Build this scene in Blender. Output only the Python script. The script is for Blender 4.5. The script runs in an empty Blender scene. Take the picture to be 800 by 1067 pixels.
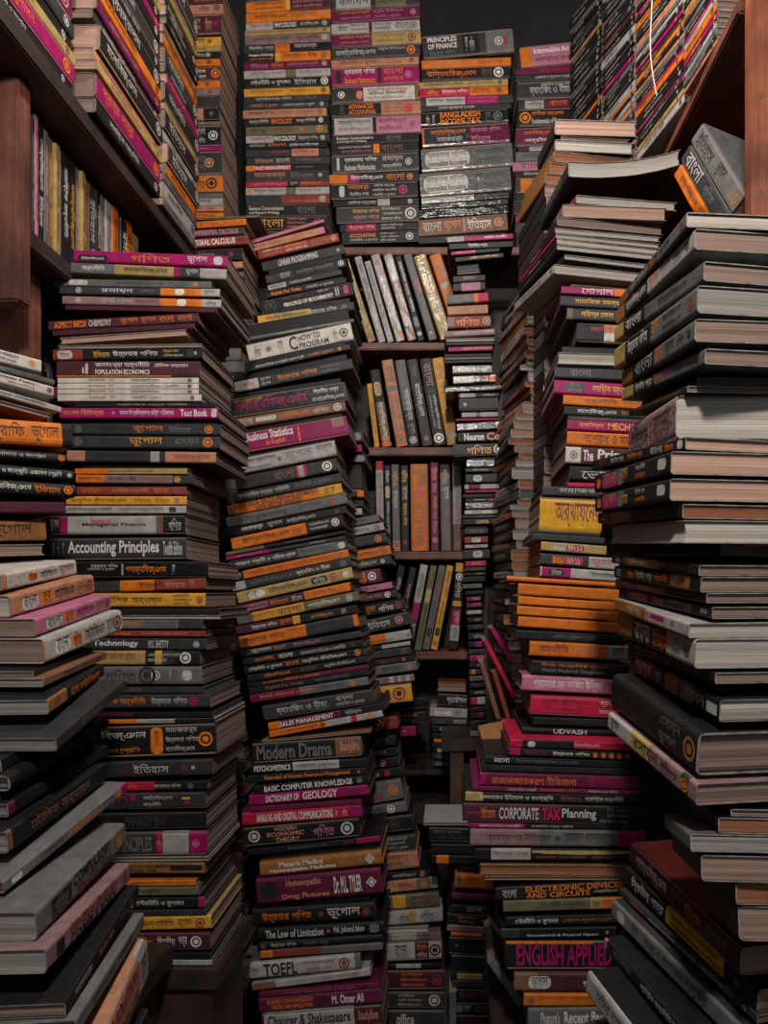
import bpy, math, random, re
from mathutils import Vector, Matrix
C = bpy.context.scene.collection
CX, CY, FOC, EYE = 469.0, 617.0, 800.0, 1.0      # vanishing point, focal length (pixels of an 800 x 1067 frame), eye height

def at(x, y, d):
    """the point seen at pixel x, y at distance d down the aisle"""
    return Vector(((x - CX) * d / FOC, d, EYE + (CY - y) * d / FOC))

# ------------------------------------------------------------------ materials
def nodes(m):
    m.use_nodes = True
    nt = m.node_tree
    return nt, nt.nodes['Principled BSDF'], nt.links

def ramp(nt, fac, stops):
    r = nt.nodes.new('ShaderNodeValToRGB')
    el = r.color_ramp.elements
    while len(el) < len(stops): el.new(0.5)
    for e, (p, c) in zip(el, stops):
        e.position = p
        e.color = (*c, 1) if len(c) == 3 else c
    nt.links.new(fac, r.inputs[0])
    return r.outputs[0]

def noise(nt, scale, detail=4, vec=None, rough=.6):
    n = nt.nodes.new('ShaderNodeTexNoise')
    n.inputs['Scale'].default_value = scale
    n.inputs['Detail'].default_value = detail
    n.inputs['Roughness'].default_value = rough
    if vec is not None: nt.links.new(vec, n.inputs['Vector'])
    return n.outputs['Fac']

def coords(nt, scale=(1, 1, 1)):
    t = nt.nodes.new('ShaderNodeTexCoord')
    mp = nt.nodes.new('ShaderNodeMapping')
    mp.inputs['Scale'].default_value = scale
    nt.links.new(t.outputs['Object'], mp.inputs['Vector'])
    return mp.outputs['Vector']

def mixc(nt, fac, a, b, mode='MIX'):
    m = nt.nodes.new('ShaderNodeMix')
    m.data_type = 'RGBA'; m.blend_type = mode
    for s, v in ((0, fac), (6, a), (7, b)):
        if hasattr(v, 'is_output'): nt.links.new(v, m.inputs[s])
        elif s == 0: m.inputs[0].default_value = v
        else: m.inputs[s].default_value = (*v, 1)
    return m.outputs[2]

PAL = dict(k=(.012, .012, .0125), d=(.036, .037, .038), g=(.135, .135, .134), l=(.40, .385, .36), w=(.60, .55, .49),
           m=(.33, .006, .105), p=(.48, .16, .25), o=(.68, .17, .012), y=(.70, .33, .035), u=(.42, .29, .10),
           r=(.24, .040, .028), b=(.075, .018, .028), v=(.14, .011, .052), c=(.50, .22, .125), e=(.15, .135, .075),
           n=(.20, .095, .060), q=(.26, .15, .155), C=(.50, .012, .055), Y=(.75, .37, .012), t=(.30, .125, .035))
NAMES = dict(k='black', d='charcoal', g='grey', l='pale grey', w='cream', m='magenta', p='pink', o='orange', y='amber',
             u='mustard', r='rust-red', b='dark maroon', v='plum', c='salmon', e='olive', n='brown', q='mauve', C='crimson',
             Y='bright yellow', t='tan-brown')
MATS = {}
def cover_mat(ch, wrap=False):
    key = ('cover', ch, wrap)
    if key in MATS: return MATS[key]
    m = bpy.data.materials.new('cover_' + NAMES[ch].replace(' ', '_').replace('-', '_') + ('_wrapped' if wrap else ''))
    nt, b, lk = nodes(m)
    c = PAL[ch]
    v = coords(nt)
    n1 = noise(nt, 55, 5, v, .7)
    n2 = noise(nt, 260, 3, coords(nt, (1, 1, 5)), .6)
    worn = tuple(min(1, x * .62 + .065) for x in c)
    dirt = tuple(x * .62 for x in c)
    a = mixc(nt, ramp(nt, n1, [(.30, (0, 0, 0)), (.62, (1, 1, 1))]), dirt, c)
    a = mixc(nt, ramp(nt, n2, [(.60, (0, 0, 0)), (.78, (.6, .6, .6))]), a, worn)
    info = nt.nodes.new('ShaderNodeObjectInfo')
    val = ramp(nt, info.outputs['Random'], [(0, (.80, .80, .80)), (1, (1, 1, 1))])
    a = mixc(nt, 1.0, a, val, 'MULTIPLY')
    lk.new(a, b.inputs['Base Color'])
    b.inputs['Roughness'].default_value = .2 if wrap else .5
    b.inputs['Specular IOR Level'].default_value = .5 if wrap else .25
    bp = nt.nodes.new('ShaderNodeBump')
    bp.inputs['Strength'].default_value = .55 if wrap else .12
    bp.inputs['Distance'].default_value = .004 if wrap else .001
    lk.new(noise(nt, 38 if wrap else 120, 3, coords(nt, (1, 1, 2.4))), bp.inputs['Height'])
    lk.new(bp.outputs[0], b.inputs['Normal'])
    MATS[key] = m
    return m

PAPER = dict(n=(.255, .175, .14), w=(.46, .425, .375), g=(.26, .245, .225), r=(.26, .095, .042), c=(.50, .31, .235), d=(.07, .066, .062))
def paper_mat(ch):
    key = ('paper', ch)
    if key in MATS: return MATS[key]
    m = bpy.data.materials.new('page_edges_' + dict(n='brown', w='white', g='grey', r='rust', c='salmon', d='charcoal')[ch])
    nt, b, lk = nodes(m)
    c = PAPER[ch]
    s = noise(nt, 1, 5, coords(nt, (6, 6, 900)), .75)
    s2 = noise(nt, 28, 4, coords(nt), .6)
    a = mixc(nt, ramp(nt, s, [(.36, (0, 0, 0)), (.60, (1, 1, 1))]), tuple(x * .5 for x in c), c)
    a = mixc(nt, ramp(nt, s2, [(.42, (0, 0, 0)), (.75, (.5, .5, .5))]), a, (c[0] * .8, c[1] * .62, c[2] * .5))
    lk.new(a, b.inputs['Base Color'])
    b.inputs['Roughness'].default_value = .9
    bp = nt.nodes.new('ShaderNodeBump'); bp.inputs['Strength'].default_value = .5; bp.inputs['Distance'].default_value = .001
    lk.new(s, bp.inputs['Height']); lk.new(bp.outputs[0], b.inputs['Normal'])
    MATS[key] = m
    return m

def edge_mat():
    if 'edge' not in MATS: MATS['edge'] = plain_mat('worn_board_edge', (.10, .085, .075), (.34, .30, .26), 90)
    return MATS['edge']

def ink_mat(ch):
    key = ('ink', ch)
    if key in MATS: return MATS[key]
    m = bpy.data.materials.new('print_' + NAMES[ch].replace(' ', '_').replace('-', '_'))
    nt, b, lk = nodes(m)
    c = {'w': (.66, .62, .57), 'l': (.46, .44, .41), 'k': (.018, .016, .018)}.get(ch, PAL[ch])
    a = mixc(nt, ramp(nt, noise(nt, 160, 3, coords(nt)), [(.34, (0, 0, 0)), (.55, (1, 1, 1))]), tuple(x * .6 for x in c), c)
    lk.new(a, b.inputs['Base Color'])
    b.inputs['Roughness'].default_value = .4
    MATS[key] = m
    return m

def wood_mat(name, c1, c2, axis, rough=.55):
    m = bpy.data.materials.new(name)
    nt, b, lk = nodes(m)
    sc = [55, 55, 55]; sc[axis] = 3.0
    n1 = noise(nt, 1, 6, coords(nt, tuple(sc)), .7)
    n2 = noise(nt, 9, 4, coords(nt), .6)
    a = ramp(nt, n1, [(.28, c1), (.72, c2)])
    a = mixc(nt, ramp(nt, n2, [(.40, (.75, .75, .75)), (.62, (0, 0, 0))]), a, tuple(x * .35 for x in c1))
    lk.new(a, b.inputs['Base Color'])
    b.inputs['Roughness'].default_value = rough
    bp = nt.nodes.new('ShaderNodeBump'); bp.inputs['Strength'].default_value = .35; bp.inputs['Distance'].default_value = .003
    lk.new(n1, bp.inputs['Height']); lk.new(bp.outputs[0], b.inputs['Normal'])
    return m

def plain_mat(name, c, c2, scale, rough=.85):
    m = bpy.data.materials.new(name)
    nt, b, lk = nodes(m)
    a = ramp(nt, noise(nt, scale, 6, coords(nt)), [(.3, c), (.7, c2)])
    lk.new(a, b.inputs['Base Color'])
    b.inputs['Roughness'].default_value = rough
    return m

# ------------------------------------------------------------------ lettering
CONS = '[\u0995-\u09b9\u09ce\u09dc-\u09df]\u09bc?(?:\u09cd[\u0995-\u09b9\u09dc-\u09df]\u09bc?)*'
def visual(s):
    """Bengali in the order its signs are drawn"""
    s = s.replace('\u09cb', '\u09c7\0').replace('\u09cc', '\u09c7\1')
    s = re.sub('(%s)([\u09bf\u09c7\u09c8])' % CONS, lambda g: g.group(2) + g.group(1), s)
    return s.replace('\0', '\u09be').replace('\1', '\u09d7')

def fill_outlines(vs, es):
    """fill the outlines in thin level slices by how often they wind round a point (strokes of these letters overlap, so a plain fill would knock holes in them)"""
    nxt = {}
    for a, b in es: nxt.setdefault(a, []).append(b); nxt.setdefault(b, []).append(a)
    seen, loops = set(), []
    for a in sorted(nxt):
        if a in seen: continue
        lp, cur, prev = [], a, None
        while cur not in seen:
            seen.add(cur); lp.append(cur)
            go = [n for n in nxt[cur] if n not in seen]
            if not go: break
            go.sort(key=lambda n: abs(n - cur - 1))
            prev, cur = cur, go[0]
        if len(lp) > 2: loops.append(lp)
    edges = []
    for lp in loops:
        for a, b in zip(lp, lp[1:] + lp[:1]):
            (xa, ya), (xb, yb) = vs[a], vs[b]
            if ya != yb: edges.append((xa, ya, xb, yb, 1) if ya < yb else (xb, yb, xa, ya, -1))
    y0 = min(v[1] for v in vs); y1 = max(v[1] for v in vs)
    N = 34
    V, F = [], []
    for k in range(N):
        lo, hi = y0 + (y1 - y0) * k / N, y0 + (y1 - y0) * (k + 1) / N
        mid = (lo + hi) / 2
        def x_on(e, y):
            y = min(max(y, e[1]), e[3])
            return e[0] + (e[2] - e[0]) * (y - e[1]) / (e[3] - e[1])
        live = sorted((e for e in edges if e[1] <= mid < e[3]), key=lambda e: x_on(e, mid))
        turn, start = 0, None
        for e in live:
            was = turn; turn += e[4]
            if was == 0: start = e
            elif turn == 0:
                o = len(V)
                V += [(x_on(start, lo), lo), (x_on(e, lo), lo), (x_on(e, hi), hi), (x_on(start, hi), hi)]
                F.append((o, o + 1, o + 2, o + 3))
    return V, F

TEXT = {}
def letters(s):
    """outline mesh of a line of text, scaled into a unit box, and its width over height"""
    if s in TEXT: return TEXT[s]
    cu = bpy.data.curves.new('lettering', 'FONT')
    cu.body = visual(s)
    cu.resolution_u = 2 if s.isascii() else 1
    cu.offset = .024 if s.isascii() else .024
    cu.fill_mode = 'NONE' if not s.isascii() else 'BOTH'
    ob = bpy.data.objects.new('lettering', cu)
    C.objects.link(ob)
    bpy.context.view_layer.update()
    ev = ob.evaluated_get(bpy.context.evaluated_depsgraph_get())
    me = ev.to_mesh()
    vs = [(v.co.x, v.co.y) for v in me.vertices]
    fs = [tuple(p.vertices) for p in me.polygons]
    es = [tuple(e.vertices) for e in me.edges]
    ev.to_mesh_clear()
    bpy.data.objects.remove(ob); bpy.data.curves.remove(cu)
    if not s.isascii(): vs, fs = fill_outlines(vs, es)
    x0 = min(v[0] for v in vs); x1 = max(v[0] for v in vs); y0 = min(v[1] for v in vs); y1 = max(v[1] for v in vs)
    w, h = max(x1 - x0, 1e-6), max(y1 - y0, 1e-6)
    TEXT[s] = ([((x - x0) / w, (y - y0) / h) for x, y in vs], fs, w / h)
    return TEXT[s]

POOL = ['গণিত', 'অর্থনীতি', 'রসায়ন', 'পদার্থবিজ্ঞান', 'উচ্চতর গণিত', 'ব্যবসায় গণিত', 'ইতিহাস', 'ভূগোল', 'সমাজবিজ্ঞান', 'রাষ্ট্রবিজ্ঞান',
        'ব্যবস্থাপনা', 'মনোবিজ্ঞান', 'বাংলা', 'প্রথম পত্র', 'দ্বিতীয় পত্র', 'উদ্ভিদবিজ্ঞান', 'হিসাববিজ্ঞান', 'পৌরনীতি ও সুশাসন', 'ব্যাংকিং ও বীমা',
        'একাদশ-দ্বাদশ শ্রেণি', 'সামষ্টিক অর্থনীতি', 'আধুনিক জীববিজ্ঞান', 'রাজনৈতিক তত্ত্ব পরিচিতি', 'মৌলিক অর্থায়ন', 'ব্যষ্টিক অর্থনীতি তত্ত্ব',
        'বাংলাদেশের ইতিহাস ও রাজনীতি', 'উৎপাদন ব্যবস্থাপনা ও সংগঠন', 'সমাজকর্ম', 'ইসলামের ইতিহাস ও সংস্কৃতি একাদশ শ্রেণি']
def pick(rnd, aspect):
    c = sorted(POOL, key=lambda s: abs(math.log(letters(s)[2] / max(aspect, .3))))[:4]
    return rnd.choice(c)

# ------------------------------------------------------------------ a book's parts, in its own frame: x along the spine, y away from it, z through the thickness
def cover_part(L, W, T, ct, cuts, mats, bend, hard):
    """bent board: bottom cover, rounded spine, top cover. cuts: [(x0, x1, material index)] along the spine"""
    r = min(T * (.42 if hard else .16), .007)
    ny = 8 if bend else 1
    out = [(W - (W - r) * i / ny, 0.0) for i in range(ny + 1)]
    for a in (30, 60, 90): out.append((r - r * math.sin(math.radians(a)), r - r * math.cos(math.radians(a))))
    for a in (0, 30, 60): out.append((r - r * math.cos(math.radians(a)), T - r + r * math.sin(math.radians(a))))
    out += [(r + (W - r) * i / ny, T) for i in range(ny + 1)]
    inn = []
    for y, z in out:
        inn.append((max(y, ct * 1.2) if y < W else W, min(max(z, ct), T - ct)))
    xs = sorted({0.0, L, *[c[0] for c in cuts], *[c[1] for c in cuts]})
    xs = [x for i, x in enumerate(xs) if i == 0 or x - xs[i - 1] > 1e-5]
    n = len(out)
    V, F, M = [], [], []
    ed = len(mats) - 1                              # the worn cut edge of the board
    for x in xs:
        V += [(x, y, z) for y, z in out] + [(x, y, z) for y, z in inn]
    for i in range(len(xs) - 1):
        xm = (xs[i] + xs[i + 1]) / 2
        mi = 0
        for a, b, k in cuts:
            if a <= xm <= b: mi = k
        A, B = i * 2 * n, (i + 1) * 2 * n
        for j in range(n - 1):
            spine = ny <= j < n - 1 - ny
            F.append((A + j, A + j + 1, B + j + 1, B + j)); M.append(mi if spine else 0)
            F.append((A + n + j + 1, A + n + j, B + n + j, B + n + j + 1)); M.append(0)
        F.append((A + n, A, B, B + n)); M.append(ed)
        F.append((A + n - 1, A + 2 * n - 1, B + 2 * n - 1, B + n - 1)); M.append(ed)
    e = (len(xs) - 1) * 2 * n
    for j in range(n - 1):
        F.append((j + 1, j, n + j, n + j + 1)); M.append(ed)
        F.append((e + j, e + j + 1, e + n + j + 1, e + n + j)); M.append(ed)
    return V, F, M, mats

def pages_part(L, W, T, ct, mat, rnd, bend, inset):
    lv = max(2, min(9, int(T / .0035)))
    ny = 8 if bend else 1
    V, F = [], []
    z0, z1 = ct * 1.05, T - ct * 1.05
    for k in range(lv + 1):
        z = z0 + (z1 - z0) * k / lv
        i0 = inset + rnd.uniform(0, .0011); i1 = inset + rnd.uniform(0, .0011); i2 = inset + rnd.uniform(0, .0016)
        i2 += .0012 * (1 - abs(2 * k / lv - 1))
        row = []
        for i in range(ny + 1):
            y = ct * 1.3 + (W - i2 - ct * 1.3) * i / ny
            row.append((i0, y, z))
        for i in range(ny, -1, -1):
            y = ct * 1.3 + (W - i2 - ct * 1.3) * i / ny
            row.append((L - i1, y, z))
        V += row
    n = 2 * (ny + 1)
    for k in range(lv):
        for j in range(n):
            a, b = k * n + j, k * n + (j + 1) % n
            F.append((b, a, a + n, b + n))
    for i in range(ny):
        a, b, c, d = i, i + 1, n - 2 - i, n - 1 - i
        F.append((a, b, c, d)); o = lv * n
        F.append((o + d, o + c, o + b, o + a))
    return V, F, [0] * len(F), [mat]

def text_part(s, x0, x1, z0, z1, mat, y=-.0003):
    v, f, _ = letters(s)
    return [(x0 + a * (x1 - x0), y, z0 + b * (z1 - z0)) for a, b in v], f, [0] * len(f), [mat]

def disc_part(cx, cz, r, mats, diamond=False, y=-.0003):
    """publisher's round mark: ring, gap and dot; or a diamond"""
    V, F, M = [], [], []
    n = 4 if diamond else 14
    def ring(a, b, yy, mi):
        o = len(V)
        for i in range(n):
            t = 2 * math.pi * i / n
            V.append((cx + a * math.cos(t), yy, cz + a * math.sin(t))); V.append((cx + b * math.cos(t), yy, cz + b * math.sin(t)))
        for i in range(n):
            j = (i + 1) % n
            F.append((o + 2 * i, o + 2 * i + 1, o + 2 * j + 1, o + 2 * j)); M.append(mi)
    def disc(a, yy, mi):
        o = len(V)
        for i in range(n):
            t = 2 * math.pi * i / n
            V.append((cx + a * math.cos(t), yy, cz + a * math.sin(t)))
        F.append(tuple(range(o, o + n))); M.append(mi)
    ring(r * .70, r, y, 0)
    disc(r * .45, y, 0)
    return V, F, M, mats

def patch_part(x0, x1, z0, z1, mat, rnd_corner=.35, y=-.00015):
    r = min(x1 - x0, z1 - z0) * rnd_corner
    V = []
    for cx, cz, a0 in ((x1 - r, z0 + r, -90), (x1 - r, z1 - r, 0), (x0 + r, z1 - r, 90), (x0 + r, z0 + r, 180)):
        for k in range(4):
            t = math.radians(a0 + 30 * k)
            V.append((cx + r * math.cos(t), y, cz + r * math.sin(t)))
    return V, [tuple(range(len(V)))], [0], [mat]

STUFF = dict(V=[], F=[], M=[], mats=[])
def to_mesh(name, V, F, M, mats):
    me = bpy.data.meshes.new(name)
    me.from_pydata(V, [], F)
    for m in mats: me.materials.append(m)
    if any(M): me.polygons.foreach_set('material_index', M)
    me.update()
    return me

def link(name, V, F, M, mats, parent=None):
    o = bpy.data.objects.new(name, to_mesh(name, V, F, M, mats))
    C.objects.link(o)
    if parent is not None: o.parent = parent
    return o

def tag(o, label=None, cat=None, group=None, kind=None):
    for k, v in (('label', label), ('category', cat), ('group', group), ('kind', kind)):
        if v: o[k] = v
    return o

class Book:
    """one book: pose (matrix), size, cover letters, things printed on the spine"""
    def __init__(s, key, P, u, n, L, W, T, cov, items, alias, stack):
        w = u.cross(n).normalized()
        s.key, s.P, s.u, s.n, s.w, s.L, s.W, s.T = key, P, u, n, w, L, W, T
        s.cov, s.items, s.alias, s.stack = cov, items, alias, stack
        s.bend = 0.0; s.filler = False; s.label = None

    def parts(s):
        rnd = random.Random(s.key)
        tok = s.cov.split()
        head = tok[0]
        base, flags = head[0], head[1:]
        hard, wrap = 'H' in flags, 'P' in flags
        paper = 'n'
        for f in flags:
            if f in '1234567': paper = ' nwgrcd'[int(f)] if f != '7' else 'n'
        L, W, T = s.L, s.W, s.T
        ct = min(.0022 if hard else .0009, T * .16)
        res = []
        fore = 'F' in flags                      # the page edges face out, the spine is at the far side
        cm = [cover_mat(base, wrap)]
        cuts = []
        for t in tok[1:]:
            a, b = t[1:].split('-')
            cm.append(cover_mat(t[0], wrap)); cuts.append((float(a) * L, float(b) * L, len(cm) - 1))
        cm.append(edge_mat())
        cp = cover_part(L, W, T, ct, cuts, cm, s.bend, hard)
        pp = pages_part(L, W, T, ct, paper_mat(paper), rnd, s.bend, .003 if hard else .0012)
        if fore:
            fl = lambda V: [(L - x, W - y, z) for x, y, z in V]
            cp = (fl(cp[0]), *cp[1:]); pp = (fl(pp[0]), *pp[1:])
        if s.bend:
            bd = lambda V: [(x, y, z + s.bend * abs(y / W) ** 2.2) for x, y, z in V]
            cp = (bd(cp[0]), *cp[1:]); pp = (bd(pp[0]), *pp[1:])
        res.append(('cover', *cp)); res.append(('pages', *pp))
        for it in s.items:
            it = it.strip()
            if not it: continue
            k = it[0]
            if k == '@' or k == '%':
                q = it[1:].split()
                cx = float(q[0]) * L; r = min(T * .33, .011) * (float(q[2]) if len(q) > 2 else 1)
                res.append(('emblem', *disc_part(cx, T * .5, r, [ink_mat(q[1])], k == '%')))
                continue
            if k == '#':
                q = it[1:].split()
                z0, z1 = (float(q[3]), float(q[4])) if len(q) > 4 else (.15, .85)
                res.append(('spine_patch', *patch_part(float(q[0]) * L, float(q[1]) * L, z0 * T, z1 * T, ink_mat(q[2]), .1 if len(q) > 5 else .4)))
                continue
            z0, z1 = .18, .82
            if k == '^': z0, z1, it = .53, .86, it[1:]
            elif k == '_': z0, z1, it = .14, .45, it[1:]
            elif k == '*': z0, z1, it = .14, .88, it[1:]
            elif k == 'A': z0, z1, it = .52, .96, it[1:]
            elif k == 'Z': z0, z1, it = .05, .47, it[1:]
            elif k == '3': z0, z1, it = .68, .90, it[1:]
            elif k == '2': z0, z1, it = .40, .62, it[1:]
            elif k == '1': z0, z1, it = .10, .33, it[1:]
            q = it.split(None, 3)
            x0, x1 = float(q[0]) * L, float(q[1]) * L
            txt = q[3] if len(q) > 3 else pick(rnd, (x1 - x0) / ((z1 - z0) * T))
            part = 'title' if z1 - z0 > .4 or len(q) > 3 else 'small_print'
            res.append((part, *text_part(txt, x0, x1, z0 * T, z1 * T, ink_mat(q[2]))))
        return res

    def matrix(s):
        m = Matrix.Identity(4)
        for i, a in enumerate((s.u, s.n, s.w)):
            for j in range(3): m[j][i] = a[j]
        m.translation = s.P
        return m

    def build(s):
        e = bpy.data.objects.new('book', None)
        e.empty_display_size = .02
        C.objects.link(e)
        e.matrix_world = s.matrix()
        board = None
        for nm, V, F, M, mats in s.parts():
            o = link(nm, V, F, M, mats, e if nm in ('cover', 'pages') else board)   # printing belongs to the cover
            if nm == 'cover': board = o
        s.obj = e
        return e

    def pour(s):
        mx = s.matrix()
        for nm, V, F, M, mats in s.parts():
            o = len(STUFF['V'])
            STUFF['V'] += [tuple(mx @ Vector(v)) for v in V]
            STUFF['F'] += [tuple(i + o for i in f) for f in F]
            idx = []
            for m in mats:
                if m not in STUFF['mats']: STUFF['mats'].append(m)
                idx.append(STUFF['mats'].index(m))
            STUFF['M'] += [idx[i] for i in M]

BOOKS = []
def parse(line):
    line, _, alias = line.partition('!')
    f = line.split('|')
    nums = f[0].split()
    kv = dict(t.split('=') for t in nums if '=' in t)
    nums = [t for t in nums if '=' not in t]
    return nums, kv, f[1].strip() if len(f) > 1 else 'k', [t for t in f[2].split(';')] if len(f) > 2 else [], alias.strip()

def stack(name, D, rows, W=.16, down_to=None, fill='k', Dend=None):
    """a pile of lying books, top first. A row: xl xr yl dy h | cover | prints ! alias.  D: (distance of spine's end at xl, at xr), or a function of y"""
    recs = []
    prev_dy = 0.0
    for ln in rows.strip().split('\n'):
        if not ln.strip(): continue
        n, kv, cov, items, alias = parse(ln)
        xl, xr, yl = float(n[0]), float(n[1]), float(n[2])
        dy = float(n[3]) if len(n) > 3 and n[3] != '.' else prev_dy
        prev_dy = dy
        h = float(n[4]) if len(n) > 4 and n[4] != '-' else None
        if 'D' in kv: dl, dr = (float(t) for t in (kv['D'].split(',') * 2)[:2])
        else:
            dd = D(yl + dy / 2) if callable(D) else D
            dl, dr = dd if isinstance(dd, tuple) else (dd, dd)
        recs.append([xl, xr, yl, yl + dy, h, dl, dr, float(kv.get('W', W)), cov, items, alias, float(kv.get('B', 0))])
    out = []
    for i, r in enumerate(recs):
        xl, xr, yl, yr, h, dl, dr, w_, cov, items, alias, bend = r
        gap = None
        if i + 1 < len(recs):
            q = recs[i + 1]
            xm = (max(xl, q[0]) + min(xr, q[1])) / 2
            a = yl + (yr - yl) * (xm - xl) / (xr - xl)
            b = q[2] + (q[3] - q[2]) * (xm - q[0]) / (q[1] - q[0])
            gap = b - a
        if h is None: h = max(gap if gap else 12, 1.8)
        out.append(make(name, i, xl, yl, dl, xr, yr, dr, h, w_, cov, items, alias, bend))
    # keep neighbours apart: a book may not dip into the next one down
    for a, b in zip(out, out[1:]):
        room(a, b)
    extra = []
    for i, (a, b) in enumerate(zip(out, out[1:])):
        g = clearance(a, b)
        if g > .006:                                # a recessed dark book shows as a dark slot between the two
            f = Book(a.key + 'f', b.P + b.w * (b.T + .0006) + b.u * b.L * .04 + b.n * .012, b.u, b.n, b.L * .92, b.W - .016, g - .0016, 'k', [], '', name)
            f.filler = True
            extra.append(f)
    if down_to is not None:
        last = out[-1]; z = last.P.z + min(0, last.u.z * last.L) - .001; rnd = random.Random(name); k = 0
        u = Vector((last.u.x, last.u.y, 0)).normalized()
        while z - EYE > down_to + .012:
            t = min(rnd.uniform(.018, .03), z - EYE - down_to)
            base = Vector((last.P.x, last.P.y, z - t))
            f = Book(f'{name}_low{k}', base + u * rnd.uniform(-.004, .008), u, Vector((0, 0, 1)).cross(u), last.L * rnd.uniform(.94, 1.0), last.W, t - .0006, rnd.choice('kkdbg'), [], '', name)
            f.filler = True
            extra.append(f); z -= t; k += 1
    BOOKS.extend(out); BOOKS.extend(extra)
    return out

def make(name, i, xl, yl, dl, xr, yr, dr, h, W, cov, items, alias, bend=0.0, n=None):
    pl, pr = at(xl, yl, dl), at(xr, yr, dr)
    u = (pr - pl); L = u.length; u.normalize()
    nn = Vector((0, 0, 1)).cross(u).normalized() if n is None else (n - u * n.dot(u)).normalized()
    w = u.cross(nn).normalized()
    T = h * min(dl, dr) / FOC * abs(w.z if n is None else 1)
    if dl != dr: T = h * (dr if dr < dl else dl) / FOC * abs(w.z if n is None else 1)
    b = Book(f'{name}{i}', pl - w * T, u, nn, L, W, T, cov, items, alias, name)
    b.bend = bend
    return b

def foot(b):
    return [b.P + b.u * (b.L * i) + b.n * (b.W * j) for i in (0, 1) for j in (0, 1)]

def height_of(p, origin, w):
    """height over (x, y) of the plane through origin with normal w"""
    return origin.z - ((p.x - origin.x) * w.x + (p.y - origin.y) * w.y) / w.z

def clearance(a, b):
    top = b.P + b.w * b.T
    pts = foot(a) + foot(b)
    lo = [max(min(p[k] for p in foot(a)), min(p[k] for p in foot(b))) for k in (0, 1)]
    hi = [min(max(p[k] for p in foot(a)), max(p[k] for p in foot(b))) for k in (0, 1)]
    if lo[0] >= hi[0] or lo[1] >= hi[1]: return 9
    return min(height_of(Vector((x, y, 0)), a.P, a.w) - height_of(Vector((x, y, 0)), top, b.w) for x in (lo[0], hi[0]) for y in (lo[1], hi[1]))

def room(a, b):
    g = clearance(a, b) - .0004
    if g < 0:
        cut = min(-g, a.T * .35)                    # first let the upper one be a little thinner
        a.P += a.w * cut; a.T -= cut
        if -g - cut > 0:
            b.P.z -= (-g - cut)

def uprights(name, D, rows, W=.15):
    """standing books, spines out. A row: x of top-left, y top, x of bottom-left, y bottom, width"""
    for i, ln in enumerate(rows.strip().split('\n')):
        n, kv, cov, items, alias = parse(ln)
        xt, yt, xb, yb, wd = (float(t) for t in n[:5])
        d = float(kv.get('D', D))
        pl, pr = at(xt, yt, d), at(xb, yb, d)
        u = pr - pl; L = u.length; u.normalize()
        nn = Vector((0, 1, 0)); w = u.cross(nn)
        T = wd * d / FOC * abs(w.x) - .0006
        pl = pl + Vector((0, 0, max(0, -w.z * T)))      # the lowest corner stands on the board
        BOOKS.append(Book(f'{name}{i}', pl, u, nn, L, float(kv.get('W', W)), T, cov, items, alias, name))
LAMP, AISLE_FILL, FRONT, WORLD, EXPOSURE = 54, 21, 4, .17, .0
# ------------------------------------------------------------------ the piles, top book first
stack('F1', 1.78, '''
147 232 -10 -4 - | k | .64 .9 c
147 232 -3 -4 - | b | .64 .9 c
152 232 7 -4 10 | c | .68 .82 d ; @.92 d
147 230 18 -4 21 | b | ^.62 .74 c ; _.64 .74 c ; .8 .88 c ; @.93 m .6
147 230 40.5 -3 - | y | .62 .8 k ; @.86 k .7
147 230 50.5 -3 - | u | .62 .8 n
147 230 56 -3 - | k | .7 .8 l ; @.84 l
147 229 63.5 -3 - | o | .62 .78 r ; @.86 k
147 229 71 -2 - | b | ^.66 .82 w ; _.66 .82 w ; @.94 o
147 229 85.5 -2 - | o | .6 .74 r ; @.84 d
147 229 93.5 -2 - | q | ^.62 .8 k ; .86 .9 k
147 229 101 -2 - | d | .62 .78 k
147 228 113.5 -2 13 | k c.56-.80 | ^.6 .74 n ; @.9 g .5
147 229 128 -2 - | e | .6 .8 l
147 230 132 -2 - | k | ^.7 .8 l ; _.72 .8 l ; @.9 l
147 231 154 -2 - | m | .7 .86 p
147 231 159 -2 - | d | ^.62 .8 g ; _.62 .8 g ; @.84 c
147 232 183.5 -2 - | o | .62 .78 k ; @.86 k 1.2
147 232 202 -1 - | g | .62 .8 k
147 232 207 -1 - | l | .62 .86 k
147 233 215 -1 - | c | .62 .9 d
147 233 221 0 8 | o | .62 .9 r
''', W=.14, down_to=.868 - .19)

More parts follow.
